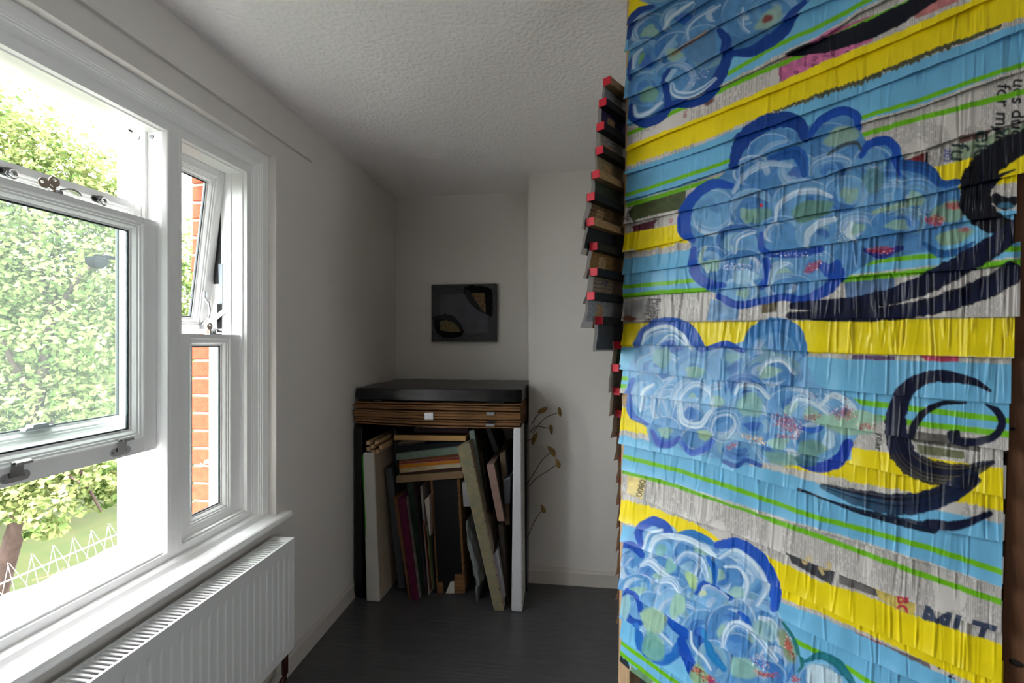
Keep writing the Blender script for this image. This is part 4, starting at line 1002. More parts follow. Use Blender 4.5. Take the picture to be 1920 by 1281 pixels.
# printed pictures, tints and headlines that show between the paint
for (pts, c) in (([(1462, 140), (1466, 116), (1560, 60), (1640, 30), (1640, 80), (1470, 160)], (196, 104, 150)), ([(1700, 8), (1790, -30), (1800, 8), (1720, 40)], (190, 120, 120)), ([(1182, 400), (1192, 385), (1290, 355), (1288, 392), (1200, 412), (1194, 420)], (74, 84, 50)), ([(1188, 425), (1235, 412), (1228, 432), (1192, 440)], (96, 36, 56)),
        ([(1655, 320), (1735, 288), (1738, 330), (1670, 345)], (130, 40, 44)), ([(1785, 280), (1920, 235), (1920, 275), (1790, 315)], (150, 166, 140)), ([(1736, 288), (1742, 286), (1742, 325), (1738, 330)], (30, 30, 34)), ([(1800, 260), (1860, 246), (1852, 258), (1800, 270)], (120, 90, 84)),
        ([(1175, 566), (1215, 560), (1216, 600), (1176, 602)], (150, 148, 146)), ([(1180, 890), (1214, 897), (1209, 937), (1180, 926)], (222, 200, 130)), ([(1712, 806), (1838, 822), (1838, 846), (1714, 828)], (96, 92, 88)), ([(1720, 832), (1810, 846), (1810, 860), (1725, 850)], (110, 112, 84)),
        ([(1478, 1032), (1568, 1070), (1562, 1096), (1486, 1054)], (70, 70, 76)), ([(1576, 1074), (1640, 1098), (1655, 1120), (1576, 1092)], (110, 106, 104)), ([(1640, 1096), (1718, 1130), (1716, 1158), (1650, 1120)], (216, 192, 104)), ([(1596, 1178), (1660, 1205), (1680, 1232), (1600, 1196)], (150, 60, 66)), ([(1660, 1205), (1745, 1240), (1750, 1262), (1680, 1232)], (110, 100, 104)),
        ([(1166, 1222), (1186, 1232), (1186, 1256), (1166, 1240)], (36, 44, 50)), ([(1186, 1228), (1230, 1262), (1226, 1290), (1188, 1256)], (104, 140, 110)), ([(1600, 665), (1680, 668), (1680, 676), (1600, 674)], (110, 80, 120)), ([(1725, 665), (1800, 668), (1800, 680), (1740, 678)], (190, 70, 100)),
        ([(1430, 560), (1460, 556), (1460, 585), (1432, 588)], (96, 84, 60)), ([(1585, 530), (1680, 520), (1680, 560), (1590, 560)], (90, 120, 160)), ([(1335, 560), (1390, 575), (1390, 600), (1330, 602)], (110, 150, 190))):
    poly(pts, c, 0.25)
blob(1330, 190, 11, 9, (120, 80, 66), -0.4, feather=3); blob(1186, 598, 13, 5, (110, 66, 52), 0.1, feather=2)
text('for making', 1872, 160, 36, (30, 28, 32), 92, 0.02); text('ues duc', 1901, 150, 36, (30, 28, 32), 92, 0.02)
text('fu', 1786, 268, 50, (44, 62, 62), 95, 0.01); text('ek', 1832, 246, 50, (44, 62, 62), 95, 0.01); text('y', 1872, 240, 46, (44, 62, 62), 95, 0.01)
text('203', 1772, 280, 18, (50, 70, 150), 92, 0.02)
text('ariety', 1183, 382, 15, (36, 34, 38), 97, 0.02)
text('Backpacke', 1233, 560, 14, (36, 34, 38), 91, 0.02); text('Outback', 1225, 560, 14, (36, 34, 38), 91, 0.02); text('happy to', 1217, 560, 14, (36, 34, 38), 91, 0.02)
text('year', 1647, 810, 20, (40, 38, 40), 95, 0.015)
text('0800', 1203, 898, 16, (50, 44, 34), 100, 0.02)
text('BC', 1686, 1112, 32, (196, 56, 72), 98, 0.03)
text('2', 1536, 1062, 36, (206, 184, 130), 60, 0.03); text('S', 1504, 1048, 30, (206, 184, 130), 60, 0.03)
text('MLT', 1720, 1182, 76, (58, 68, 92), 16, 0.03)
text('S I', 1762, 1242, 21, (30, 30, 34), 105, 0.03); text('INI', 1784, 1247, 21, (30, 30, 34), 105, 0.03)
text('www.moc', 1464, 122, 9, (84, 30, 66), 88, 0.02); text('Countr', 1512, 104, 8, (110, 44, 84), 92); text('tly b', 1528, 106, 13, (84, 30, 66), 92, 0.01); text('61', 1548, 96, 16, (60, 24, 50), 92, 0.02); text('ur', 1562, 98, 15, (60, 24, 50), 92, 0.01); text('ur tly', 1590, 82, 14, (60, 24, 50), 92, 0.01); text('0', 1492, 135, 13, (60, 24, 50), 92, 0.02)
text('Tit', 1258, 410, 9, (190, 40, 60), 92, 0.02); text('THIS', 1286, 205, 9, (150, 40, 50), 92, 0.02)
text('H', 1192, 6, 14, (40, 38, 40), -20, 0.02)

# --- painted bands, top to bottom
LB, YE = (112, 182, 222), (242, 218, 14)
band([(1178, -40), (1240, -85), (1500, -255)], [(1178, 50), (1240, -2), (1500, -180)], YE)
band([(1178, 58), (1245, 12), (1340, -45), (1500, -130)], [(1178, 240), (1320, 180), (1435, 122), (1495, 92), (1545, 68), (1607, 27), (1680, -8)], LB, rough_lo=4)
band([(1178, 322), (1320, 272), (1460, 214), (1545, 182), (1620, 158), (1760, 104), (1920, 48)], [(1178, 381), (1276, 352), (1375, 318), (1440, 290), (1545, 252), (1705, 208), (1920, 130)], LB, rough_lo=3, rough_up=4)
band([(1175, 486), (1300, 468), (1460, 440), (1700, 420), (1910, 395)], [(1173, 552), (1320, 540), (1545, 522), (1670, 508), (1900, 484)], LB, rough_up=4)
band([(1172, 648), (1510, 668), (1600, 674), (1760, 678), (1900, 682)], [(1170, 728), (1345, 742), (1545, 770), (1740, 792), (1893, 806)], LB, rough_up=3)
band([(1168, 816), (1235, 826), (1480, 888), (1560, 912), (1700, 945), (1880, 978)], [(1170, 882), (1245, 898), (1320, 921), (1460, 966), (1545, 990), (1720, 1042), (1880, 1096)], LB, rough_up=6)
band([(1168, 980), (1201, 992), (1310, 1020), (1460, 1124), (1545, 1155), (1620, 1190), (1700, 1228), (1800, 1275)], [(1165, 1226), (1245, 1285), (1400, 1395), (1880, 1740)], LB, rough_up=4, rough_lo=8)
band([(1420, 214), (1545, 168), (1620, 144), (1760, 86), (1920, 30)], [(1420, 226), (1545, 184), (1620, 160), (1760, 102), (1920, 44)], (84, 84, 62), 1430, 1880, 10, 10, .4)
band([(1178, 276), (1320, 222), (1460, 160), (1545, 120), (1620, 92), (1780, 25), (1850, -3)], [(1178, 314), (1320, 266), (1460, 208), (1545, 175), (1620, 150), (1760, 92), (1920, 37)], YE, rough_up=4, rough_lo=5)
band([(1175, 439), (1277, 420), (1500, 372), (1745, 318), (1835, 295), (1920, 284)], [(1175, 474), (1240, 466), (1300, 452), (1795, 358), (1920, 342)], YE, rough_lo=6)
band([(1175, 606), (1540, 601), (1907, 596)], [(1175, 651), (1290, 650), (1512, 662), (1900, 670)], YE, rough_lo=3)
band([(1170, 764), (1600, 838), (1700, 852), (1880, 876)], [(1170, 806), (1235, 816), (1480, 876), (1620, 905), (1770, 935), (1880, 955)], YE, rough_lo=6, rough_up=3)
band([(1168, 935), (1225, 950), (1310, 983), (1350, 1008), (1440, 1040), (1545, 1090), (1620, 1112), (1710, 1150), (1877, 1205)], [(1168, 975), (1200, 985), (1310, 1012), (1460, 1116), (1545, 1148), (1620, 1182), (1700, 1220), (1800, 1266)], YE, rough_up=6, rough_lo=4)
# green lines
gline([(1178, 104), (1232, 66), (1300, 24), (1340, 0)], 7.2, 1170, 1345); gline([(1232, 96), (1370, 140), (1460, 88), (1545, 50), (1640, 0), (1700, -30)], 8.0, 1365, 1960)
gline([(1178, 253), (1211, 240), (1245, 222), (1320, 188), (1395, 152), (1502, 107), (1545, 80), (1620, 46), (1720, 0)], 8.0, 1170, 1900)
gline([(1178, 367), (1245, 346), (1320, 322), (1377, 301), (1480, 268), (1582, 235), (1700, 200), (1772, 175), (1920, 125)], 7.2)
gline([(1178, 386), (1245, 367), (1320, 344), (1367, 332), (1500, 288), (1615, 257), (1695, 232), (1920, 175)], 8.0)
gline([(1173, 539), (1300, 527), (1415, 517), (1577, 503), (1675, 487), (1795, 478), (1900, 468)], 7.2)
gline([(1173, 556), (1232, 549), (1345, 543), (1562, 527), (1670, 517), (1755, 508), (1900, 493)], 8.0)
gline([(1172, 709), (1354, 726), (1590, 751), (1700, 764), (1893, 788)], 8.0); gline([(1172, 724), (1340, 742), (1610, 776), (1705, 791), (1893, 813)], 8.0)
gline([(1172, 855), (1270, 880), (1367, 910), (1500, 957), (1545, 971), (1735, 1022), (1880, 1070)], 8.0)
gline([(1172, 884), (1260, 907), (1410, 958), (1460, 978), (1545, 1007), (1620, 1035), (1720, 1072), (1877, 1126)], 8.0)
gline([(1170, 1035), (1201, 1051), (1248, 1071), (1312, 1105), (1504, 1203), (1568, 1236), (1640, 1278)], 8.0)
gline([(1165, 1202), (1276, 1281), (1500, 1440)], 8.0); gline([(1165, 1221), (1245, 1281), (1500, 1470)], 8.0)

# --- clouds
DK, RO, MB1, MB2, LT, WH, GR = (10, 58, 140), (16, 74, 172), (72, 128, 186), (98, 152, 200), (150, 196, 228), (214, 228, 238), (150, 188, 164)
cg = np.random.default_rng(77)
def lobe(cx, cy, rx, ry, fill=None, rings=3, ring=None, rot=0.0, a0=None, a1=None):
    fl = fill or (MB1, MB2, (84, 142, 196), (112, 166, 210))[cg.integers(4)]
    blob(cx, cy, rx, ry, fl, rot, 0.92, 1.5, 0.05, 0.12)
    if ring is not None:
        aa = np.linspace(a0, a1, 9); w = 0.3 * min(rx, ry)
        stroke([(cx + rx * 0.92 * math.cos(t), cy + ry * 0.92 * math.sin(t)) for t in aa], [w * 0.8, w, w, w * 0.7], ring, 1, 0.12)
    stroke([(cx + rx * 0.97 * math.cos(q_), cy + ry * 0.97 * math.sin(q_)) for q_ in np.linspace(cg.uniform(2.2, 3.6), cg.uniform(5.4, 7.5), 12)], 2.2, WH, 0.35, 0.2, 0.2)
    for k in range(3):
        f = 0.80 - 0.26 * k + cg.uniform(-0.05, 0.05); s = cg.uniform(0, 6.28); e = s + cg.uniform(1.8, 4.2)
        aa = np.linspace(s, e, 9); w = cg.uniform(0.24, 0.42) * min(rx, ry) + 2
        cc = ((126, 176, 216), (64, 122, 184), (96, 150, 200), (150, 192, 222), (84, 138, 190), (140, 180, 190), (30, 88, 168), (34, 96, 176))[cg.integers(8)]
        stroke([(cx + rx * f * math.cos(t), cy + ry * f * math.sin(t)) for t in aa], w, cc, 0.75, 0.3, 0.25, c2=WH if cg.random() < .3 else MB1, dry=0.5)
    if cg.random() < 0.5: blob(cx + cg.uniform(-.2, .2) * rx, cy + cg.uniform(-.1, .3) * ry, rx * .36, ry * .34, GR if cg.random() < .7 else RO, rot, 0.75, 2.5, 0.15)
TP = math.pi
# cloud at the top left
poly([(1183, 62), (1200, 28), (1250, 0), (1300, -40), (1560, -60), (1520, 10), (1480, 50), (1440, 84), (1385, 100), (1365, 130), (1345, 172), (1290, 196), (1250, 215), (1210, 232), (1182, 222)], (70, 122, 172), 0.15)
for a in ((1225, 60, 45, 34), (1290, 40, 48, 34, ), (1345, 30, 44, 40), (1215, 110, 36, 34), (1275, 95, 44, 34), (1325, 90, 44, 42), (1400, 30, 44, 44), (1450, 20, 50, 36), (1215, 170, 34, 34), (1270, 150, 40, 34), (1240, -10, 40, 26), (1330, -30, 60, 40), (1430, -40, 70, 36)): lobe(*a)
stroke([(1182, 72), (1188, 42), (1206, 22), (1228, 15)], [10, 14, 14, 8], DK); stroke([(1184, 150), (1183, 128), (1192, 108), (1206, 98)], [8, 10, 7, 4], DK)
stroke([(1186, 200), (1190, 222), (1214, 232), (1242, 220), (1256, 198), (1250, 158), (1256, 134)], [10, 16, 18, 18, 14, 14, 8], DK, 1, .15)
stroke([(1264, 198), (1308, 192), (1340, 168), (1362, 122), (1366, 80), (1352, 60)], [14, 20, 22, 22, 20, 12], DK, 1, .15)
stroke([(1378, 102), (1412, 98), (1448, 78), (1474, 56), (1490, 30), (1512, 8)], [12, 22, 26, 24, 18, 10], DK, 1, .12)
blob(1322, 92, 26, 36, (84, 128, 172), 0.2, .9, 3); blob(1220, 180, 19, 13, (120, 168, 150), -0.4, .9, 2)
stroke([(1263, 160), (1268, 176), (1292, 182), (1320, 172), (1345, 150)], [8, 13, 14, 11, 5], (150, 186, 220), .95, .3, c2=WH)
stroke([(1192, 200), (1198, 218), (1220, 214), (1244, 194)], [6, 10, 11, 6], (150, 190, 226), .95, .3, c2=WH)
stroke([(1250, 58), (1262, 36), (1284, 20), (1304, 8)], [6, 9, 9, 5], (172, 200, 226), .9, .35, c2=WH); stroke([(1192, 130), (1194, 108), (1206, 94)], [5, 9, 5], (160, 190, 220), .9, .3, c2=WH); stroke([(1238, 118), (1252, 96), (1272, 68)], [4, 9, 5], (176, 200, 220), .9, .3, c2=WH)
stroke([(1294, 78), (1292, 56), (1310, 34), (1352, 12)], [6, 10, 9, 6], (140, 178, 212), .9, .3, c2=WH); stroke([(1398, 20), (1396, 52), (1408, 64)], [6, 9, 6], (170, 198, 222), .9, .3, c2=WH)
stroke([(1256, 152), (1266, 136), (1272, 134)], [10, 10, 4], (150, 186, 214), .9)
blob(1446, 38, 30, 15, (150, 180, 160), -0.7, .85, 4); blob(1442, 38, 11, 7, (130, 40, 40), -0.4, .9, 3); blob(1206, 112, 4, 13, (110, 160, 60), 0.3, .8, 2)
for i in range(6): stroke([(1260 + i * 12, 108 - i * 8), (1270 + i * 12, 100 - i * 8)], 2.5, (190, 130, 30), .8)
glitter(1310, 148, 26, 12, [(220, 226, 240), (150, 170, 220), (90, 110, 200)], .3, -0.5)
# big middle cloud
poly([(1290, 380), (1340, 345), (1385, 300), (1440, 232), (1500, 250), (1540, 225), (1600, 215), (1625, 265), (1690, 275), (1700, 310), (1760, 340), (1800, 350), (1810, 420), (1760, 470), (1640, 490), (1580, 530), (1500, 560), (1400, 575), (1330, 545), (1300, 480)], (78, 134, 188), .15)
for a in ((1450, 288, 46, 36), (1560, 262, 44, 30), (1418, 325, 44, 32), (1500, 322, 40, 34), (1560, 325, 46, 36), (1640, 305, 36, 28), (1340, 400, 46, 44), (1415, 395, 46, 40), (1510, 380, 60, 42), (1590, 370, 46, 40), (1670, 360, 52, 40), (1720, 370, 44, 34), (1390, 455, 50, 34), (1470, 440, 48, 34), (1540, 445, 46, 34), (1610, 430, 50, 32), (1690, 420, 56, 30), (1335, 495, 36, 34), (1400, 500, 44, 32), (1470, 510, 44, 30), (1530, 500, 40, 32), (1392, 545, 34, 24), (1480, 540, 50, 26)): lobe(*a)
stroke([(1378, 312), (1392, 270), (1428, 238), (1470, 226), (1502, 236), (1512, 262)], [16, 28, 30, 30, 28, 14], DK, 1, .12)
stroke([(1522, 258), (1542, 228), (1580, 210), (1608, 220), (1612, 242)], [12, 16, 18, 18, 12], RO, 1, .12); stroke([(1618, 296), (1632, 274), (1664, 266), (1682, 282), (1682, 304)], [10, 16, 18, 18, 14], RO, 1, .1)
stroke([(1376, 350), (1340, 346), (1306, 368), (1288, 400), (1286, 430), (1300, 450)], [12, 20, 20, 24, 26, 14], RO, 1, .1); stroke([(1304, 470), (1306, 510), (1330, 532), (1362, 536)], [14, 22, 20, 10], RO, 1, .1)
stroke([(1350, 556), (1386, 572), (1428, 566), (1470, 558), (1512, 562), (1552, 544), (1578, 514)], [12, 16, 14, 14, 16, 22, 24], (20, 70, 168), 1, .15)
stroke([(1430, 440), (1432, 466), (1448, 478)], [10, 14, 12], RO); stroke([(1450, 478), (1500, 476), (1540, 468)], [12, 16, 14], (20, 74, 170)); stroke([(1440, 490), (1444, 520), (1430, 540)], [14, 18, 10], RO); stroke([(1545, 500), (1560, 510), (1572, 498)], [16, 26, 20], RO)
stroke([(1448, 300), (1490, 288), (1505, 300), (1512, 330)], [16, 24, 26, 12], (26, 86, 164)); stroke([(1625, 470), (1655, 478), (1692, 466)], [8, 18, 10], (30, 50, 140)); stroke([(1735, 458), (1762, 476), (1796, 474), (1828, 456)], [8, 16, 14, 6], (34, 92, 150))
stroke([(1690, 310), (1740, 320), (1766, 346), (1800, 344)], [20, 24, 16, 12], (26, 86, 160)); stroke([(1676, 300), (1690, 330)], [10, 6], RO)
stroke([(1420, 300), (1450, 275), (1480, 268)], [6, 12, 6], (190, 214, 232), .95, .2, c2=WH); stroke([(1378, 362), (1400, 330), (1440, 308), (1486, 312)], [8, 12, 12, 8], (160, 196, 226), .95, .3, c2=WH)
stroke([(1458, 420), (1462, 388), (1490, 364), (1530, 358), (1562, 370)], [6, 12, 14, 14, 8], (180, 208, 232), .95, .3, c2=WH); stroke([(1524, 330), (1530, 310), (1560, 298), (1596, 304), (1592, 320)], [6, 10, 12, 10, 6], (170, 200, 228), .95, .3, c2=WH)
stroke([(1382, 475), (1384, 450), (1404, 438), (1418, 436)], [6, 11, 11, 6], (176, 206, 228), .95, .3, c2=WH); stroke([(1516, 462), (1520, 438), (1540, 420), (1568, 412)], [8, 14, 14, 9], (150, 190, 222), .95, .3, c2=WH); stroke([(1600, 420), (1592, 438), (1606, 452)], [8, 12, 7], (150, 190, 222), .95, .3, c2=WH)
stroke([(1618, 384), (1630, 362), (1668, 350), (1702, 354)], [6, 10, 10, 6], (176, 204, 226), .95, .3, c2=WH); stroke([(1326, 464), (1318, 486), (1330, 510)], [5, 9, 6], (170, 200, 190), .9); stroke([(1480, 494), (1456, 506), (1450, 530)], [6, 12, 10], (176, 208, 232), .95)
blob(1525, 396, 40, 18, (96, 140, 122), -0.25, .9, 3); blob(1425, 405, 26, 14, (104, 150, 132), -.2, .8, 3); blob(1580, 258, 34, 16, (150, 180, 150), -.3, .8, 4); blob(1400, 520, 24, 14, (160, 200, 224), 0, .9, 3); blob(1640, 340, 20, 24, (88, 134, 130), 0, .7, 4)
stroke([(1555, 292), (1580, 276), (1608, 270), (1618, 284)], [5, 7, 7, 4], (60, 70, 60), .85); stroke([(1640, 400), (1690, 386), (1730, 382)], [8, 12, 8], (140, 172, 148), .9); blob(1790, 445, 34, 14, (136, 170, 140), -.25, .95, 3); blob(1780, 400, 34, 20, (136, 170, 140), -.2, .85, 4)
for (x, y, rx, ry, ro) in ((1526, 502, 20, 9, -.6), (1755, 415, 20, 12, 0), (1655, 470, 28, 8, 0), (1810, 432, 12, 6, 0), (1790, 388, 20, 8, 0)): blob(x, y, rx * .8, ry * .8, (170, 40, 50), ro, .65, 3); glitter(x, y, rx, ry, [(230, 70, 80), (190, 20, 40), (250, 200, 200), (130, 20, 30)], .45, ro)
glitter(1385, 502, 28, 7, [(240, 244, 250), (180, 200, 230), (120, 150, 220)], .8); glitter(1585, 445, 18, 12, [(230, 236, 230), (180, 200, 190)], .5); glitter(1700, 395, 60, 10, [(230, 236, 230), (170, 190, 180)], .14); glitter(1500, 478, 50, 4, [(230, 236, 250), (120, 150, 230)], .4)
blob(1430, 386, 3.5, 3.5, (190, 20, 40))
# third cloud
poly([(1180, 700), (1200, 640), (1250, 612), (1310, 640), (1340, 655), (1400, 640), (1440, 612), (1500, 628), (1515, 680), (1535, 720), (1600, 745), (1640, 780), (1600, 830), (1600, 860), (1540, 880), (1460, 865), (1400, 870), (1300, 850), (1250, 830), (1190, 780)], (110, 164, 210), .12)
for a in ((1255, 650, 56, 36), (1455, 655, 54, 36), (1240, 690, 46, 30), (1310, 690, 44, 30), (1370, 685, 46, 36), (1450, 700, 56, 36), (1215, 740, 38, 44), (1260, 760, 36, 40), (1300, 750, 40, 44), (1300, 780, 38, 34), (1355, 750, 40, 34), (1400, 735, 44, 36), (1360, 795, 36, 34), (1420, 770, 50, 36), (1490, 760, 50, 34), (1530, 775, 40, 28), (1250, 810, 34, 30), (1315, 825, 38, 26), (1390, 840, 50, 30), (1460, 830, 50, 34), (1530, 825, 44, 34), (1420, 800, 40, 26)): lobe(*a)
stroke([(1196, 648), (1212, 622), (1250, 606), (1292, 618), (1318, 652)], [12, 18, 22, 26, 20], (40, 92, 182), 1, .12); stroke([(1330, 654), (1364, 646), (1396, 658)], [8, 14, 10], RO); stroke([(1402, 650), (1420, 622), (1458, 610), (1494, 624), (1510, 660)], [12, 26, 30, 28, 18], (62, 128, 190), 1, .1)
stroke([(1190, 712), (1182, 745), (1190, 778), (1216, 794)], [10, 12, 12, 10], (44, 96, 184)); stroke([(1226, 808), (1240, 830), (1262, 832), (1276, 820)], [8, 14, 14, 8], (52, 84, 176)); stroke([(1282, 828), (1300, 848), (1328, 838), (1338, 822)], [6, 12, 14, 10], (60, 100, 190))
stroke([(1360, 864), (1385, 872), (1402, 862), (1430, 872)], [8, 10, 8, 8], (40, 90, 176)); stroke([(1505, 868), (1540, 876), (1576, 862), (1592, 832)], [14, 20, 24, 20], (20, 62, 170), 1, .08); stroke([(1500, 800), (1530, 806), (1560, 788)], [6, 10, 8], (34, 92, 180)); stroke([(1245, 790), (1215, 690)], [4, 4], MB1, .5)
stroke([(1208, 645), (1216, 624), (1252, 612), (1285, 630), (1298, 654)], [4, 7, 8, 8, 6], (196, 218, 236), .95, .3, c2=WH); stroke([(1236, 650), (1262, 630), (1290, 648)], [4, 8, 6], (180, 208, 232), .9, .3, c2=WH); stroke([(1428, 702), (1440, 680), (1470, 676), (1492, 700)], [5, 9, 10, 6], (200, 218, 234), .95, .3, c2=WH)
stroke([(1265, 706), (1244, 738), (1258, 778)], [5, 8, 6], (196, 218, 236), .9, .3, c2=WH); stroke([(1276, 772), (1284, 740), (1310, 722), (1338, 742), (1338, 772)], [8, 12, 14, 12, 8], (160, 198, 228), .75, .3, c2=WH); stroke([(1280, 760), (1286, 790), (1316, 796), (1334, 772)], [6, 11, 12, 8], (150, 190, 226), .95, .3, c2=WH); blob(1298, 775, 11, 12, (52, 110, 186), 0, .9)
stroke([(1382, 738), (1392, 722), (1422, 724), (1444, 746)], [5, 9, 9, 6], (190, 214, 232), .95, .3, c2=WH); stroke([(1205, 770), (1212, 735), (1228, 722)], [6, 12, 8], (196, 218, 230), .9, .3, c2=WH); stroke([(1335, 806), (1344, 780), (1374, 776), (1385, 800), (1368, 824), (1344, 820), (1336, 806)], [9, 11, 11, 11, 10, 9, 8], (150, 192, 226), .75, .3, c2=WH); blob(1358, 800, 14, 9, (96, 150, 204), -.4, .9)
stroke([(1484, 770), (1496, 748), (1524, 752), (1560, 778)], [6, 12, 14, 8], (170, 202, 228), .9, .3, c2=WH); stroke([(1540, 760), (1566, 740), (1600, 762), (1610, 790)], [6, 12, 14, 8], (176, 206, 222), .9, .3, c2=WH); stroke([(1420, 838), (1436, 862), (1474, 868), (1492, 850)], [5, 8, 9, 6], (170, 204, 216), .9, .3, c2=WH); blob(1488, 852, 12, 13, (196, 212, 226), 0, .9, 2); blob(1556, 826, 12, 18, (176, 206, 226), .2, .95, 2)
blob(1245, 670, 17, 19, (130, 176, 176), 0, .8, 4); blob(1375, 670, 14, 10, (140, 184, 180), 0, .7, 4); blob(1310, 700, 14, 9, (120, 170, 160), 0, .7, 3); blob(1410, 760, 24, 22, (136, 182, 172), 0, .8, 4); blob(1560, 790, 36, 14, (150, 190, 166), .2, .9, 4); blob(1600, 800, 40, 16, (152, 190, 166), .1, .95, 3); blob(1470, 860, 34, 12, (120, 164, 150), .2, .8, 3); blob(1525, 840, 26, 16, (110, 150, 110), 0, .7, 3); blob(1325, 815, 14, 10, (150, 184, 130), 0, .8, 3); blob(1620, 785, 34, 16, (152, 190, 166), .1, .95, 3); blob(1515, 862, 22, 12, (60, 110, 120), .1, .8, 3)
for (x, y, rx, ry, ro) in ((1480, 795, 34, 18, .5), (1525, 782, 20, 8, -.1), (1585, 775, 26, 14, 0), (1625, 798, 22, 9, -.1), (1375, 836, 16, 6, -.4), (1480, 818, 22, 5, .1)): blob(x, y, rx * .6, ry * .6, (150, 40, 60), ro, .5, 4); glitter(x, y, rx, ry, [(230, 70, 80), (190, 20, 40), (250, 230, 230), (140, 30, 60), (220, 220, 225)], .4, ro)
glitter(1418, 822, 26, 7, [(220, 180, 60), (190, 120, 30), (240, 230, 200)], .7, .3); glitter(1550, 745, 60, 6, [(220, 226, 230), (60, 70, 110)], .3, .1)
# lowest cloud
poly([(1168, 1020), (1200, 985), (1240, 972), (1265, 1000), (1310, 1005), (1345, 1015), (1400, 1018), (1450, 1070), (1465, 1120), (1455, 1145), (1490, 1190), (1500, 1240), (1540, 1250), (1600, 1290), (1560, 1400), (1330, 1300), (1280, 1240), (1240, 1245), (1200, 1220), (1190, 1160), (1166, 1160)], (116, 172, 216), .12)
for a in ((1240, 1020, 42, 40), (1310, 1035, 46, 32), (1390, 1075, 60, 54), (1190, 1060, 26, 34), (1240, 1075, 40, 36), (1300, 1070, 44, 36), (1350, 1080, 50, 44), (1200, 1100, 36, 26), (1260, 1105, 40, 26), (1220, 1150, 34, 44), (1265, 1150, 40, 50), (1310, 1130, 40, 36), (1345, 1130, 40, 32), (1400, 1150, 46, 44), (1240, 1200, 42, 40), (1320, 1190, 40, 50), (1370, 1180, 44, 50), (1430, 1180, 44, 56), (1380, 1230, 44, 46), (1450, 1240, 50, 46), (1420, 1270, 60, 40), (1340, 1240, 34, 44), (1540, 1270, 40, 30)): lobe(*a)
stroke([(1206, 1020), (1202, 994), (1226, 976), (1252, 986), (1262, 1004)], [12, 16, 18, 18, 14], (24, 78, 176), 1, .12); stroke([(1262, 1006), (1300, 998), (1336, 1016)], [10, 14, 10], (44, 120, 190)); stroke([(1348, 1020), (1386, 1020), (1428, 1048), (1454, 1096), (1456, 1136)], [14, 24, 26, 26, 18], (24, 82, 184), 1, .1)
stroke([(1168, 1020), (1190, 1022), (1206, 1040)], [12, 18, 12], (20, 74, 170)); stroke([(1180, 1104), (1170, 1130), (1186, 1158), (1206, 1166)], [8, 10, 12, 10], (24, 78, 172)); stroke([(1180, 1106), (1198, 1118), (1206, 1150)], [8, 12, 10], (24, 78, 172)); stroke([(1198, 1170), (1208, 1214), (1240, 1236), (1268, 1226), (1276, 1206)], [12, 16, 18, 20, 14], (36, 108, 190), 1, .12)
stroke([(1246, 1148), (1270, 1172), (1290, 1190)], [10, 20, 16], (20, 80, 176)); stroke([(1280, 1198), (1296, 1240), (1336, 1290), (1380, 1330)], [16, 22, 26, 26], (18, 76, 178), 1, .1); stroke([(1310, 1110), (1322, 1094), (1346, 1100), (1376, 1124)], [8, 14, 12, 8], (24, 84, 180)); stroke([(1388, 1146), (1402, 1158), (1412, 1176)], [6, 12, 8], (30, 90, 184)); stroke([(1330, 1044), (1344, 1066), (1346, 1090)], [8, 12, 8], (28, 104, 190)); stroke([(1322, 1180), (1336, 1222), (1362, 1252)], [8, 16, 10], (34, 120, 180))
stroke([(1212, 1026), (1220, 1000), (1246, 992)], [5, 8, 6], (196, 220, 236), .9, .3, c2=WH); stroke([(1222, 1040), (1232, 1010), (1262, 1004), (1300, 1012), (1344, 1040)], [6, 12, 12, 10, 8], (180, 212, 236), .95, .3, c2=WH); stroke([(1355, 1044), (1382, 1034), (1416, 1058), (1438, 1096), (1424, 1130)], [6, 16, 18, 18, 10], (176, 210, 236), .95, .3, c2=WH); stroke([(1268, 1056), (1290, 1036), (1318, 1050), (1332, 1080)], [8, 14, 16, 10], (190, 214, 238), .95, .3, c2=WH)
stroke([(1362, 1060), (1390, 1062), (1406, 1090), (1402, 1120)], [6, 12, 12, 6], (176, 210, 236), .95, .3, c2=WH); stroke([(1206, 1058), (1222, 1052), (1244, 1070), (1262, 1082)], [8, 16, 14, 8], (186, 210, 232), .95, .3, c2=WH); stroke([(1236, 1088), (1262, 1086), (1280, 1104)], [8, 14, 8], (190, 214, 236), .9, .3, c2=WH); stroke([(1320, 1116), (1326, 1100), (1346, 1104), (1366, 1120)], [6, 10, 10, 6], (160, 194, 230), .95, .3, c2=WH); stroke([(1370, 1130), (1392, 1126), (1412, 1150), (1420, 1182)], [6, 12, 12, 6], (170, 200, 234), .95, .3, c2=WH)
stroke([(1360, 1210), (1366, 1184), (1386, 1168), (1420, 1190), (1458, 1236)], [8, 16, 18, 16, 10], (196, 216, 238), .95, .3, c2=WH); stroke([(1296, 1180), (1300, 1210), (1322, 1232), (1336, 1252)], [6, 10, 10, 6], (190, 214, 238), .95, .3, c2=WH); stroke([(1280, 1150), (1276, 1140), (1290, 1132), (1306, 1140)], [6, 10, 12, 6], (196, 216, 234), .95, .3, c2=WH); stroke([(1428, 1156), (1452, 1168), (1474, 1208)], [8, 14, 14], (186, 210, 230), .9, .3, c2=WH); stroke([(1204, 1150), (1222, 1170), (1262, 1206)], [6, 10, 10], (170, 204, 232), .9, .3, c2=WH)
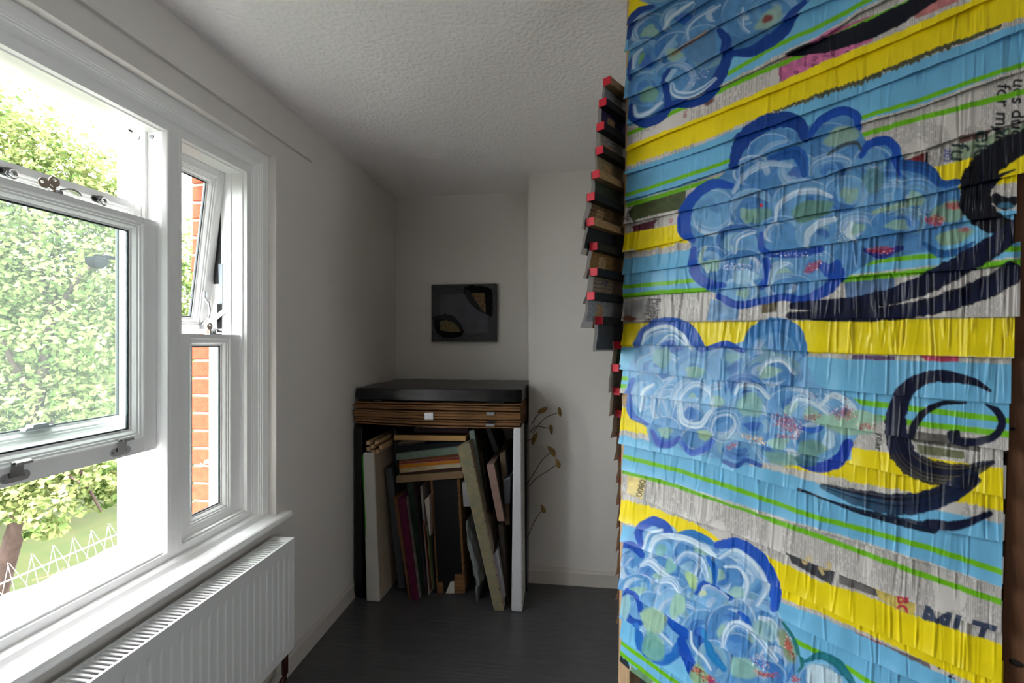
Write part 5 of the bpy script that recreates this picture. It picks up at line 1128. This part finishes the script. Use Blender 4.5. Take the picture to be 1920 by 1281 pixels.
blob(1243, 1030, 10, 11, (120, 176, 176), 0, .85, 3); blob(1176, 1135, 10, 22, (150, 196, 206), 0, .95, 2); blob(1230, 1160, 22, 26, (156, 192, 160), -.5, .9, 4); blob(1228, 1212, 20, 28, (110, 168, 156), -.3, .9, 4); blob(1274, 1134, 14, 22, (150, 192, 170), .2, .9, 3); blob(1300, 1085, 9, 18, (170, 204, 140), -.4, .9, 3); blob(1385, 1108, 14, 10, (150, 190, 180), 0, .8, 3); blob(1260, 1060, 10, 14, (130, 184, 170), 0, .8, 3); blob(1400, 1250, 30, 20, (140, 186, 170), .3, .85, 4); blob(1440, 1180, 26, 20, (130, 170, 176), .3, .7, 4); blob(1315, 1262, 16, 20, (150, 184, 130), -.4, .85, 3); blob(1480, 1210, 12, 34, (130, 150, 110), -.35, .9, 3); blob(1322, 1110, 7, 5, (200, 216, 170), 0, .9, 2)
stroke([(1470, 1165), (1492, 1196), (1506, 1240), (1500, 1256)], [4, 7, 8, 4], (24, 110, 104), .95); stroke([(1512, 1238), (1540, 1226), (1572, 1240), (1600, 1276), (1612, 1310)], [6, 14, 16, 16, 10], (20, 108, 124), .95, .3)
blob(1545, 1268, 34, 22, (190, 212, 224), .3, .95, 3)
for (x, y, rx, ry, ro) in ((1483, 1210, 9, 26, -.3), (1335, 1272, 18, 9, .5), (1495, 1270, 12, 7, .4), (1440, 1262, 30, 8, .1), (1312, 1254, 14, 8, .3)): blob(x, y, rx * .6, ry * .6, (180, 40, 40), ro, .7, 3); glitter(x, y, rx, ry, [(210, 40, 50), (150, 20, 30), (250, 200, 190), (120, 60, 30)], .4, ro)
glitter(1430, 1245, 16, 26, [(230, 236, 236), (180, 196, 196), (200, 60, 70)], .4, -.3)
# --- navy brush lines
NV, NV2 = (7, 12, 36), (14, 30, 80)
stroke([(1478, 106), (1510, 98), (1560, 84), (1620, 64), (1690, 30), (1770, -20)], [4, 16, 30, 36, 34, 30], (7, 10, 26), 1, .2)
stroke([(1975, 240), (1920, 268), (1868, 298), (1838, 335), (1832, 380), (1856, 415), (1900, 428)], [40, 46, 54, 60, 62, 46, 26], (7, 10, 26), 1, .25); stroke([(1905, 322), (1876, 334), (1860, 352)], [3, 9, 10], (12, 18, 36)); stroke([(1905, 378), (1886, 384), (1868, 374)], [16, 26, 20], (7, 10, 26), 1, .3); blob(1888, 388, 16, 6, (60, 120, 150), .1, .8, 2)
stroke([(1904, 422), (1880, 452), (1820, 490), (1740, 532), (1660, 560), (1580, 572), (1490, 574)], [20, 42, 40, 40, 30, 26, 14], NV, 1, .2, c2=NV2); stroke([(1896, 514), (1850, 540), (1780, 566), (1700, 584), (1600, 592), (1485, 592)], [44, 42, 36, 30, 24, 14], NV, 1, .25, c2=NV2)
stroke([(1858, 732), (1828, 716), (1782, 706), (1740, 708), (1702, 730), (1684, 772), (1684, 815), (1700, 856), (1740, 882), (1800, 888), (1862, 866)], [6, 14, 22, 24, 30, 38, 44, 46, 46, 40, 10], NV, 1, .22, c2=NV2, dry=.1)
stroke([(1812, 755), (1768, 756), (1734, 774), (1716, 800), (1712, 820)], [4, 10, 14, 16, 10], NV, 1, .2); stroke([(1850, 758), (1872, 772), (1880, 796), (1864, 818), (1826, 828), (1794, 826), (1786, 814)], [4, 14, 16, 14, 14, 16, 18], NV, 1, .2, c2=NV2); blob(1792, 814, 12, 9, NV)
stroke([(1822, 898), (1790, 918), (1740, 938), (1680, 944), (1610, 930), (1545, 910)], [34, 40, 40, 40, 30, 10], NV, 1, .3, c2=(24, 56, 104), dry=.3); stroke([(1502, 916), (1560, 938), (1620, 958), (1700, 978), (1752, 988)], [6, 6, 14, 18, 22], (16, 34, 60), 1, .3); stroke([(1740, 980), (1800, 982), (1856, 962)], [18, 18, 12], NV, 1, .2, c2=NV2)
blob(1820, 902, 20, 14, NV, -.3)

# --- panel planes
Z0 = 1.20
cy_, sy_ = math.cos(YAW), math.sin(YAW)
def camxz(X, Z): return np.array([X * cy_ - Z * sy_, X * sy_ + Z * cy_, 0.0])
B0 = camxz((1172 - CX) / F * Z0, Z0)
dA = camxz(-0.612, 0.791); nA = camxz(-0.791, -0.612)          # along the panel (away, left) and its outward normal
dB = camxz(0.68, 0.733); nB = camxz(-0.733, 0.68)             # the second panel runs off behind, its outer side faces left
def onA(px, py):
    r = ray(px, py); t = ((B0 - CAMP) @ nA) / (r @ nA)
    return CAMP + r * t[..., None]
scr = tag(empty('strip_screen', tuple(B0 + dA * -0.25)), 'tall two-sided wooden screen hung with painted newspaper strips of blue clouds and yellow bands', 'screen')
def attr_material(name, rough, bump):
    m = bpy.data.materials.new(name); m.use_nodes = True; nt = m.node_tree; b = nt.nodes['Principled BSDF']
    a = nt.nodes.new('ShaderNodeVertexColor'); a.layer_name = 'paint'
    nt.links.new(a.outputs['Color'], b.inputs['Base Color']); b.inputs['Roughness'].default_value = rough; b.inputs['Specular IOR Level'].default_value = 0.27
    n = nt.nodes.new('ShaderNodeTexNoise'); n.inputs['Scale'].default_value = 140; n.inputs['Detail'].default_value = 5
    tc = nt.nodes.new('ShaderNodeTexCoord'); mp = nt.nodes.new('ShaderNodeMapping'); mp.inputs['Scale'].default_value = (1, 1, 0.35)
    bp_ = nt.nodes.new('ShaderNodeBump'); bp_.inputs['Strength'].default_value = bump; bp_.inputs['Distance'].default_value = 0.001
    nt.links.new(tc.outputs['Object'], mp.inputs[0]); nt.links.new(mp.outputs[0], n.inputs['Vector']); nt.links.new(n.outputs['Fac'], bp_.inputs['Height']); nt.links.new(bp_.outputs[0], b.inputs['Normal'])
    return m
M_paint = attr_material('painted_newspaper', 0.34, 0.3)
# lower edges of the strips (sheet coordinates)
ED = [[(1180, -42), (1271, -98)], [(1180, 8), (1271, -46)], [(1180, 54), (1271, 3)], [(1178, 103), (1245, 64), (1320, 15)], [(1180, 147), (1263, 104), (1360, 47), (1460, 2)], [(1176, 189), (1245, 162), (1350, 108), (1465, 47), (1576, 0)], [(1180, 236), (1342, 172), (1435, 130), (1545, 77), (1607, 35), (1680, 0)],
      [(1179, 286), (1245, 259), (1320, 229), (1465, 172), (1545, 140), (1652, 95), (1765, 47), (1870, 0)], [(1178, 330), (1320, 286), (1405, 255), (1545, 206), (1710, 145), (1845, 92), (1920, 62)], [(1178, 378), (1276, 351), (1375, 317), (1440, 291), (1545, 256), (1705, 213), (1920, 138)],
      [(1177, 422), (1277, 400), (1370, 380), (1435, 358), (1545, 335), (1595, 317), (1735, 285), (1785, 267), (1920, 231)], [(1175, 475), (1245, 460), (1377, 432), (1477, 415), (1545, 401), (1690, 379), (1752, 365), (1912, 330)], [(1173, 516), (1281, 502), (1440, 475), (1545, 461), (1705, 436), (1820, 417), (1900, 404)],
      [(1173, 557), (1320, 547), (1545, 526), (1670, 515), (1820, 507), (1902, 495)], [(1173, 602), (1320, 603), (1545, 598), (1908, 594)], [(1170, 647), (1322, 649), (1512, 659), (1900, 672)], [(1165, 692), (1345, 712), (1535, 727), (1665, 739), (1893, 756)], [(1168, 736), (1272, 750), (1370, 762), (1467, 776), (1545, 793), (1655, 812), (1740, 824), (1893, 842)],
      [(1178, 784), (1245, 797), (1367, 821), (1545, 857), (1645, 877), (1770, 906), (1880, 929)], [(1165, 831), (1315, 862), (1470, 910), (1558, 934), (1620, 957), (1765, 990), (1881, 1014)], [(1170, 880), (1245, 898), (1320, 923), (1422, 960), (1522, 986), (1620, 1017), (1720, 1045), (1880, 1098)],
      [(1168, 918), (1209, 934), (1294, 970), (1390, 1002), (1470, 1033), (1560, 1066), (1685, 1115), (1757, 1140), (1877, 1182)], [(1168, 974), (1201, 989), (1253, 1003), (1320, 1030), (1365, 1052), (1460, 1096), (1545, 1134), (1655, 1185), (1795, 1242), (1880, 1277)],
      [(1169, 1012), (1245, 1041), (1352, 1100), (1410, 1130), (1510, 1175), (1620, 1229), (1745, 1280)], [(1169, 1058), (1238, 1089), (1320, 1128), (1372, 1160), (1500, 1222)], [(1165, 1100), (1245, 1146), (1320, 1190), (1460, 1268)], [(1168, 1155), (1245, 1203), (1300, 1238), (1420, 1312)], [(1166, 1192), (1250, 1248), (1400, 1350)], [(1165, 1236), (1188, 1254), (1224, 1281), (1400, 1408)]]
LEFT = [1182, 1182, 1182, 1177, 1180, 1175, 1180, 1178, 1178, 1177, 1176, 1175, 1172, 1173, 1172, 1170, 1165, 1168, 1178, 1164, 1170, 1168, 1166, 1169, 1169, 1165, 1167, 1166, 1165]
RIGHT = [1975] * 11 + [1958, 1908, 1902, 1914, 1903, 1897, 1893, 1882, 1882, 1881, 1879, 1880, 1882, 1884, 1884, 1886, 1886, 1886]
NCOL = 400
sg = np.random.default_rng(31)
for k in range(1, len(ED)):
    xs = np.linspace(LEFT[k], RIGHT[k], NCOL)
    lo = interp(ED[k], xs) + np.convolve(sg.normal(size=NCOL + 30), np.ones(31) / 31, 'valid') * 1.2
    up = interp(ED[k - 1], xs) - 22 * (1 + (xs - 1170) / 900)
    ztop = 2.425
    hgt = float(np.max((lo - up)[(xs > 1200) & (xs < 1850)])); nr = int(min(max(hgt / 1.9, 26), 66))
    t = np.linspace(0, 1, nr)[:, None]
    py = up[None, :] + (lo - up)[None, :] * t
    px = np.repeat(xs[None, :], nr, 0)
    # strips hang a touch slanted at their ends, the bottom corner flaring out
    px = px + (1 - t) * (4 if LEFT[k] < 1172 else 1) * np.clip(1 - (px - LEFT[k]) / 40, 0, 1)
    ix = np.clip((px - RX0), 0, RW - 1.001); iy = np.clip((py - RY0), 0, RH - 1.001)
    jx, jy = ix.astype(int), iy.astype(int); fx, fy = (ix - jx)[..., None], (iy - jy)[..., None]
    jx2, jy2 = np.minimum(jx + 1, RW - 1), np.minimum(jy + 1, RH - 1)
    colr = (img[jy, jx] * (1 - fx) + img[jy, jx2] * fx) * (1 - fy) + (img[jy2, jx] * (1 - fx) + img[jy2, jx2] * fx) * fy
    colr = colr * (0.95 + 0.07 * sg.random())
    off = 0.002 + 0.0085 * t + 0.002 * np.clip((t - 0.8) / 0.2, 0, 1) ** 2 + 0 * px
    # creases running down the paper
    amp = 1.0 if k < 8 else (2.0 if 11 <= k <= 15 else 1.4)
    for _ in range(75 if not 11 <= k <= 15 else 130):
        xc = sg.uniform(LEFT[k], RIGHT[k]); w_ = sg.uniform(0.8, 1.9) * (1 + (xc - 1170) / 1400); a_ = sg.uniform(0.15, 1.0) ** 1.5 * 0.0018 * amp * (1 if sg.random() < 0.75 else -0.8)
        sl_ = sg.normal() * 6; t0, t1 = sg.uniform(-.3, .5), sg.uniform(.6, 1.4)
        env = np.clip((t - t0) / 0.25, 0, 1) * np.clip((t1 - t) / 0.2, 0, 1)
        d_ = px - xc - sl_ * (t - 0.5)
        off = off + a_ * np.exp(-(d_ / w_) ** 2) * env
    off = off + 0.0014 * np.sin(px * 0.035 + k * 2.1) * t + 0.0008 * np.sin(px * 0.11 + k) * t
    off = off + np.clip(1 - (px - LEFT[k]) / 30, 0, 1) ** 2 * t ** 2 * sg.uniform(-0.002, 0.005)
    P = onA(px, py)
    P[..., 2] = np.minimum(P[..., 2], ztop)
    P = P + nA * np.maximum(off, 0.0012)[..., None]
    if (P[..., 2].max(0) - P[..., 2].min(0)).max() < 0.01: continue
    gridmesh('paper_strip', P, M_paint, scr, colr)
# uprights and battens of the main panel
def upright(u0, u1, d0, d1, z0, z1, m, name='upright', lean=0.0):
    a = B0 + np.array([0, 0, 0]); q = MB()
    f = lambda u, d, z: a - dA * (u + lean * (z - HCAM)) - nA * d + np.array([0, 0, z])
    q.hexa([f(u0, d0, z0), f(u1, d0, z0), f(u1, d0, z1), f(u0, d0, z1)], [f(u0, d1, z0), f(u1, d1, z0), f(u1, d1, z1), f(u0, d1, z1)])
    return q.build(name, m, scr, bevel=0.0015, seg=1)
def ua(px):                                         # distance along the panel of a sheet x at eye level
    return float(-(onA(np.array(px), np.array(CY)) - B0) @ dA)
M_post = mat('shaded_knotty_pine', (124, 84, 58), 0.6, 0.3, bump=0.15, bscale=40, var=0.28, vscale=7, stretch=(14, 14, 0.5), col2=(96, 62, 42))  # the post's shade is mixed into its brown
upright(ua(1166.5), ua(1166.5) + 0.038, 0.001, 0.045, 0.0, 2.43, M_pine, lean=0.016)
upright(ua(1893), ua(1893) + 0.075, 0.004, 0.045, 0.0, 2.43, M_post, lean=0.020)
kp = onA(np.array(1905.0), np.array(1246.0)); q = MB()
c = [(math.cos(a), math.sin(a)) for a in np.linspace(0, 2 * math.pi, 15)[:-1]]
q.loops([[kp - dA * 0.0075 * a * r + np.array([0, 0, 0.005 * b * r]) - nA * d for a, b in c] for r, d in ((1, 0.0035), (0.5, 0.0028))], True, True); q.build('knot', mat('dark_knot', (28, 18, 14), 0.7), scr)
kp = onA(np.array(1899.0), np.array(805.0)); q = MB()
q.loops([[kp - dA * 0.0035 * a * r + np.array([0, 0, 0.0025 * b * r]) - nA * d for a, b in c] for r, d in ((1, 0.0038), (0.6, 0.002))], True, True); q.build('screw', M_dark, scr)
u1_ = ua(1893)
for k in range(1, len(ED), 1):
    z = float(onA(np.array(1500.0), interp(ED[k], np.array(1500.0)))[2])
    if not (0.55 < z < 2.4): continue
    q = MB(); f = lambda u, d, zz: B0 - dA * u - nA * d + np.array([0, 0, zz])
    q.hexa([f(0.038, 0.012, z + 0.03), f(u1_, 0.012, z + 0.03), f(u1_, 0.012, z + 0.048), f(0.038, 0.012, z + 0.048)], [f(0.038, 0.032, z + 0.03), f(u1_, 0.032, z + 0.03), f(u1_, 0.032, z + 0.048), f(0.038, 0.032, z + 0.048)])
    q.build('batten', M_raw if k % 3 else M_black_wood, scr)
# second panel: battens with red ends that poke out past the corner
BT = [(1139, 101, 1), (1138, 152, 1), (1130, 192, 0), (1126, 237, 0), (1124, 282, 0), (1117, 327, 1), (1108, 369, 0), (1107, 416, 1), (1113, 462, 0), (1113, 510, 0), (1108, 555, 0), (1123, 601, 0), (1158, 647, 0), (1154, 690, 1), (1156, 734, 0), (1161, 776, 0), (1167, 818, 1), (1169, 860, 0), (1169, 902, 1), (1170, 946, 0), (1170, 990, 1), (1170, 1034, 0), (1170, 1080, 1), (1170, 1124, 0)]
BT[0] = (1176, 140 - 8, 0)
BT = [b for b in BT if b[0] != 1176]
LB0 = B0 + nB * 0.022
def onB(px):
    r = ray(px, CY); M_ = np.array([[r[0], -dB[0]], [r[1], -dB[1]]]); s = np.linalg.solve(M_, LB0[:2]); return s[0], s[1]
papB = [(150, 148, 150), (60, 46, 84), (168, 160, 150), (150, 130, 100), (60, 66, 48), (120, 92, 60), (30, 34, 40), (140, 104, 56), (150, 130, 108), (150, 150, 152), (70, 72, 76), (44, 92, 44), (170, 160, 150), (160, 140, 120), (190, 176, 160), (170, 160, 150)]
M_news = attr_material('hanging_newspaper', 0.6, 0.3)
gB = np.random.default_rng(8)
for i, (px, py, raw) in enumerate(BT):
    tz, s = onB(px)
    z = HCAM - (py - CY) / F * tz
    pn = LB0 + dB * s; pf = LB0 + dB * 0.62
    ax = dB * (np.linalg.norm(pf - pn) / 2); ctr = (pn + pf) / 2
    bt = MB().obox(ctr + np.array([0, 0, z]), nB * 0.0105, ax, np.array([0, 0, 0.0095])).build('batten', M_raw if raw else M_black_wood, scr, bevel=0.0008, seg=1)
    MB().obox(pn + np.array([0, 0, z]) + dB * -0.0004, nB * 0.0108, dB * 0.0014, np.array([0, 0, 0.0098])).build('red_end', M_red, bt, bevel=0.0006, seg=1)
    # sheet of newspaper hung on the outer side of this batten
    n_r, n_c = 36, 110
    drop = 0.088 if i < 11 else 0.075
    t = np.linspace(0, 1, n_r)[:, None]; u = np.linspace(0, 1, n_c)[None, :]
    s0 = s - 0.002 - (0.016 if 5 <= i <= 9 else 0.004) * t ** 2 + (0.0 if i < 11 else -0.004) + 0.002 * np.sin(t * 9 + i)
    if i >= 12: s0 = s0 - 0.008 * t
    S_ = s0 + (0.62 - s0) * u ** 1.6
    zz = z + 0.009 - drop * t + 0 * u
    o_ = 0.0115 + (0.007 if 5 <= i <= 9 else 0.003) * t ** 1.5 + 0.002 * np.sin(S_ * 40 + i) * t
    P = LB0 + dB * S_[..., None] + nB * o_[..., None] + np.array([0, 0, 1.0]) * zz[..., None]
    base = S(papB[i % len(papB)]) * 0.6  # sheet colours darkened to carry the shade among the battens
    ncol = np.ones((n_r, n_c, 3)) * S((160, 152, 146))
    dd = S_ - s0                                    # distance in from the free edge
    marg = 0.010 + 0.006 * (i % 3)
    pic = (dd > marg) & (t > 0.05) & (t < (0.96 if i % 3 else 0.8))
    ncol = np.where(pic[..., None], base * (0.7 + 0.6 * gB.random((n_r, n_c))[..., None]), ncol)
    b2 = (dd > 0.05) & (dd < 0.085) & (t > 0.3)
    ncol = np.where((b2 & (i % 2 == 1))[..., None], S((150, 120, 84)) * (0.5 + 0.7 * gB.random((n_r, n_c))[..., None]), ncol)
    bars = ((np.floor(t * 17 + 0 * u) % 2) < 1) & (gB.random((n_r, n_c)) > 0.3) & (dd > marg) & (dd < 0.12) & (t > 0.15)
    ncol = np.where((bars & (i % 3 == 2))[..., None], ncol * 0.5, ncol)
    gridmesh('newspaper_sheet', P, M_news, scr, ncol)
pf = LB0 + dB * 0.60 - nB * 0.03
MB().obox(pf + np.array([0, 0, 1.215]), nB * 0.018, dB * 0.018, np.array([0, 0, 1.215])).build('upright', M_pine, scr, bevel=0.0015, seg=1)
# foot rail joining the uprights
f = lambda u, d, zz: B0 - dA * u - nA * d + np.array([0, 0, zz])
MB().hexa([f(0.03, 0.010, 0.20), f(u1_ + .02, 0.010, 0.20), f(u1_ + .02, 0.010, 0.24), f(0.03, 0.010, 0.24)], [f(0.03, 0.03, 0.20), f(u1_ + .02, 0.03, 0.20), f(u1_ + .02, 0.03, 0.24), f(0.03, 0.03, 0.24)]).build('foot_rail', M_raw, scr)
# headline print on two of the hanging sheets, as flat letters on the paper
def sheet_text(s_, px, py, size, c, i, name='printed_word'):
    tz, s = onB(px); z = HCAM - (py - CY) / F * tz
    cu = bpy.data.curves.new('letters', 'FONT'); cu.body = s_; cu.offset = 0.012; cu.resolution_u = 2; cu.extrude = 0.01
    o = bpy.data.objects.new('letters', cu); link(o); me = o.to_mesh()
    V = np.array([v.co[:] for v in me.vertices]) * size; Fc = [tuple(p_.vertices) for p_ in me.polygons]
    o.to_mesh_clear(); bpy.data.objects.remove(o); bpy.data.curves.remove(cu)
    q = MB(); q.add([LB0 + dB * (s + v[0]) + nB * (0.0125 - v[2] * 0.02) + np.array([0, 0, z + v[1]]) for v in V], Fc)
    q.build(name, mat('print_' + s_, c, 0.8), scr)
sheet_text('Prope', 1131, 272, 0.030, (150, 84, 40), 3); sheet_text('Quality', 1118, 529, 0.026, (36, 34, 84), 9)
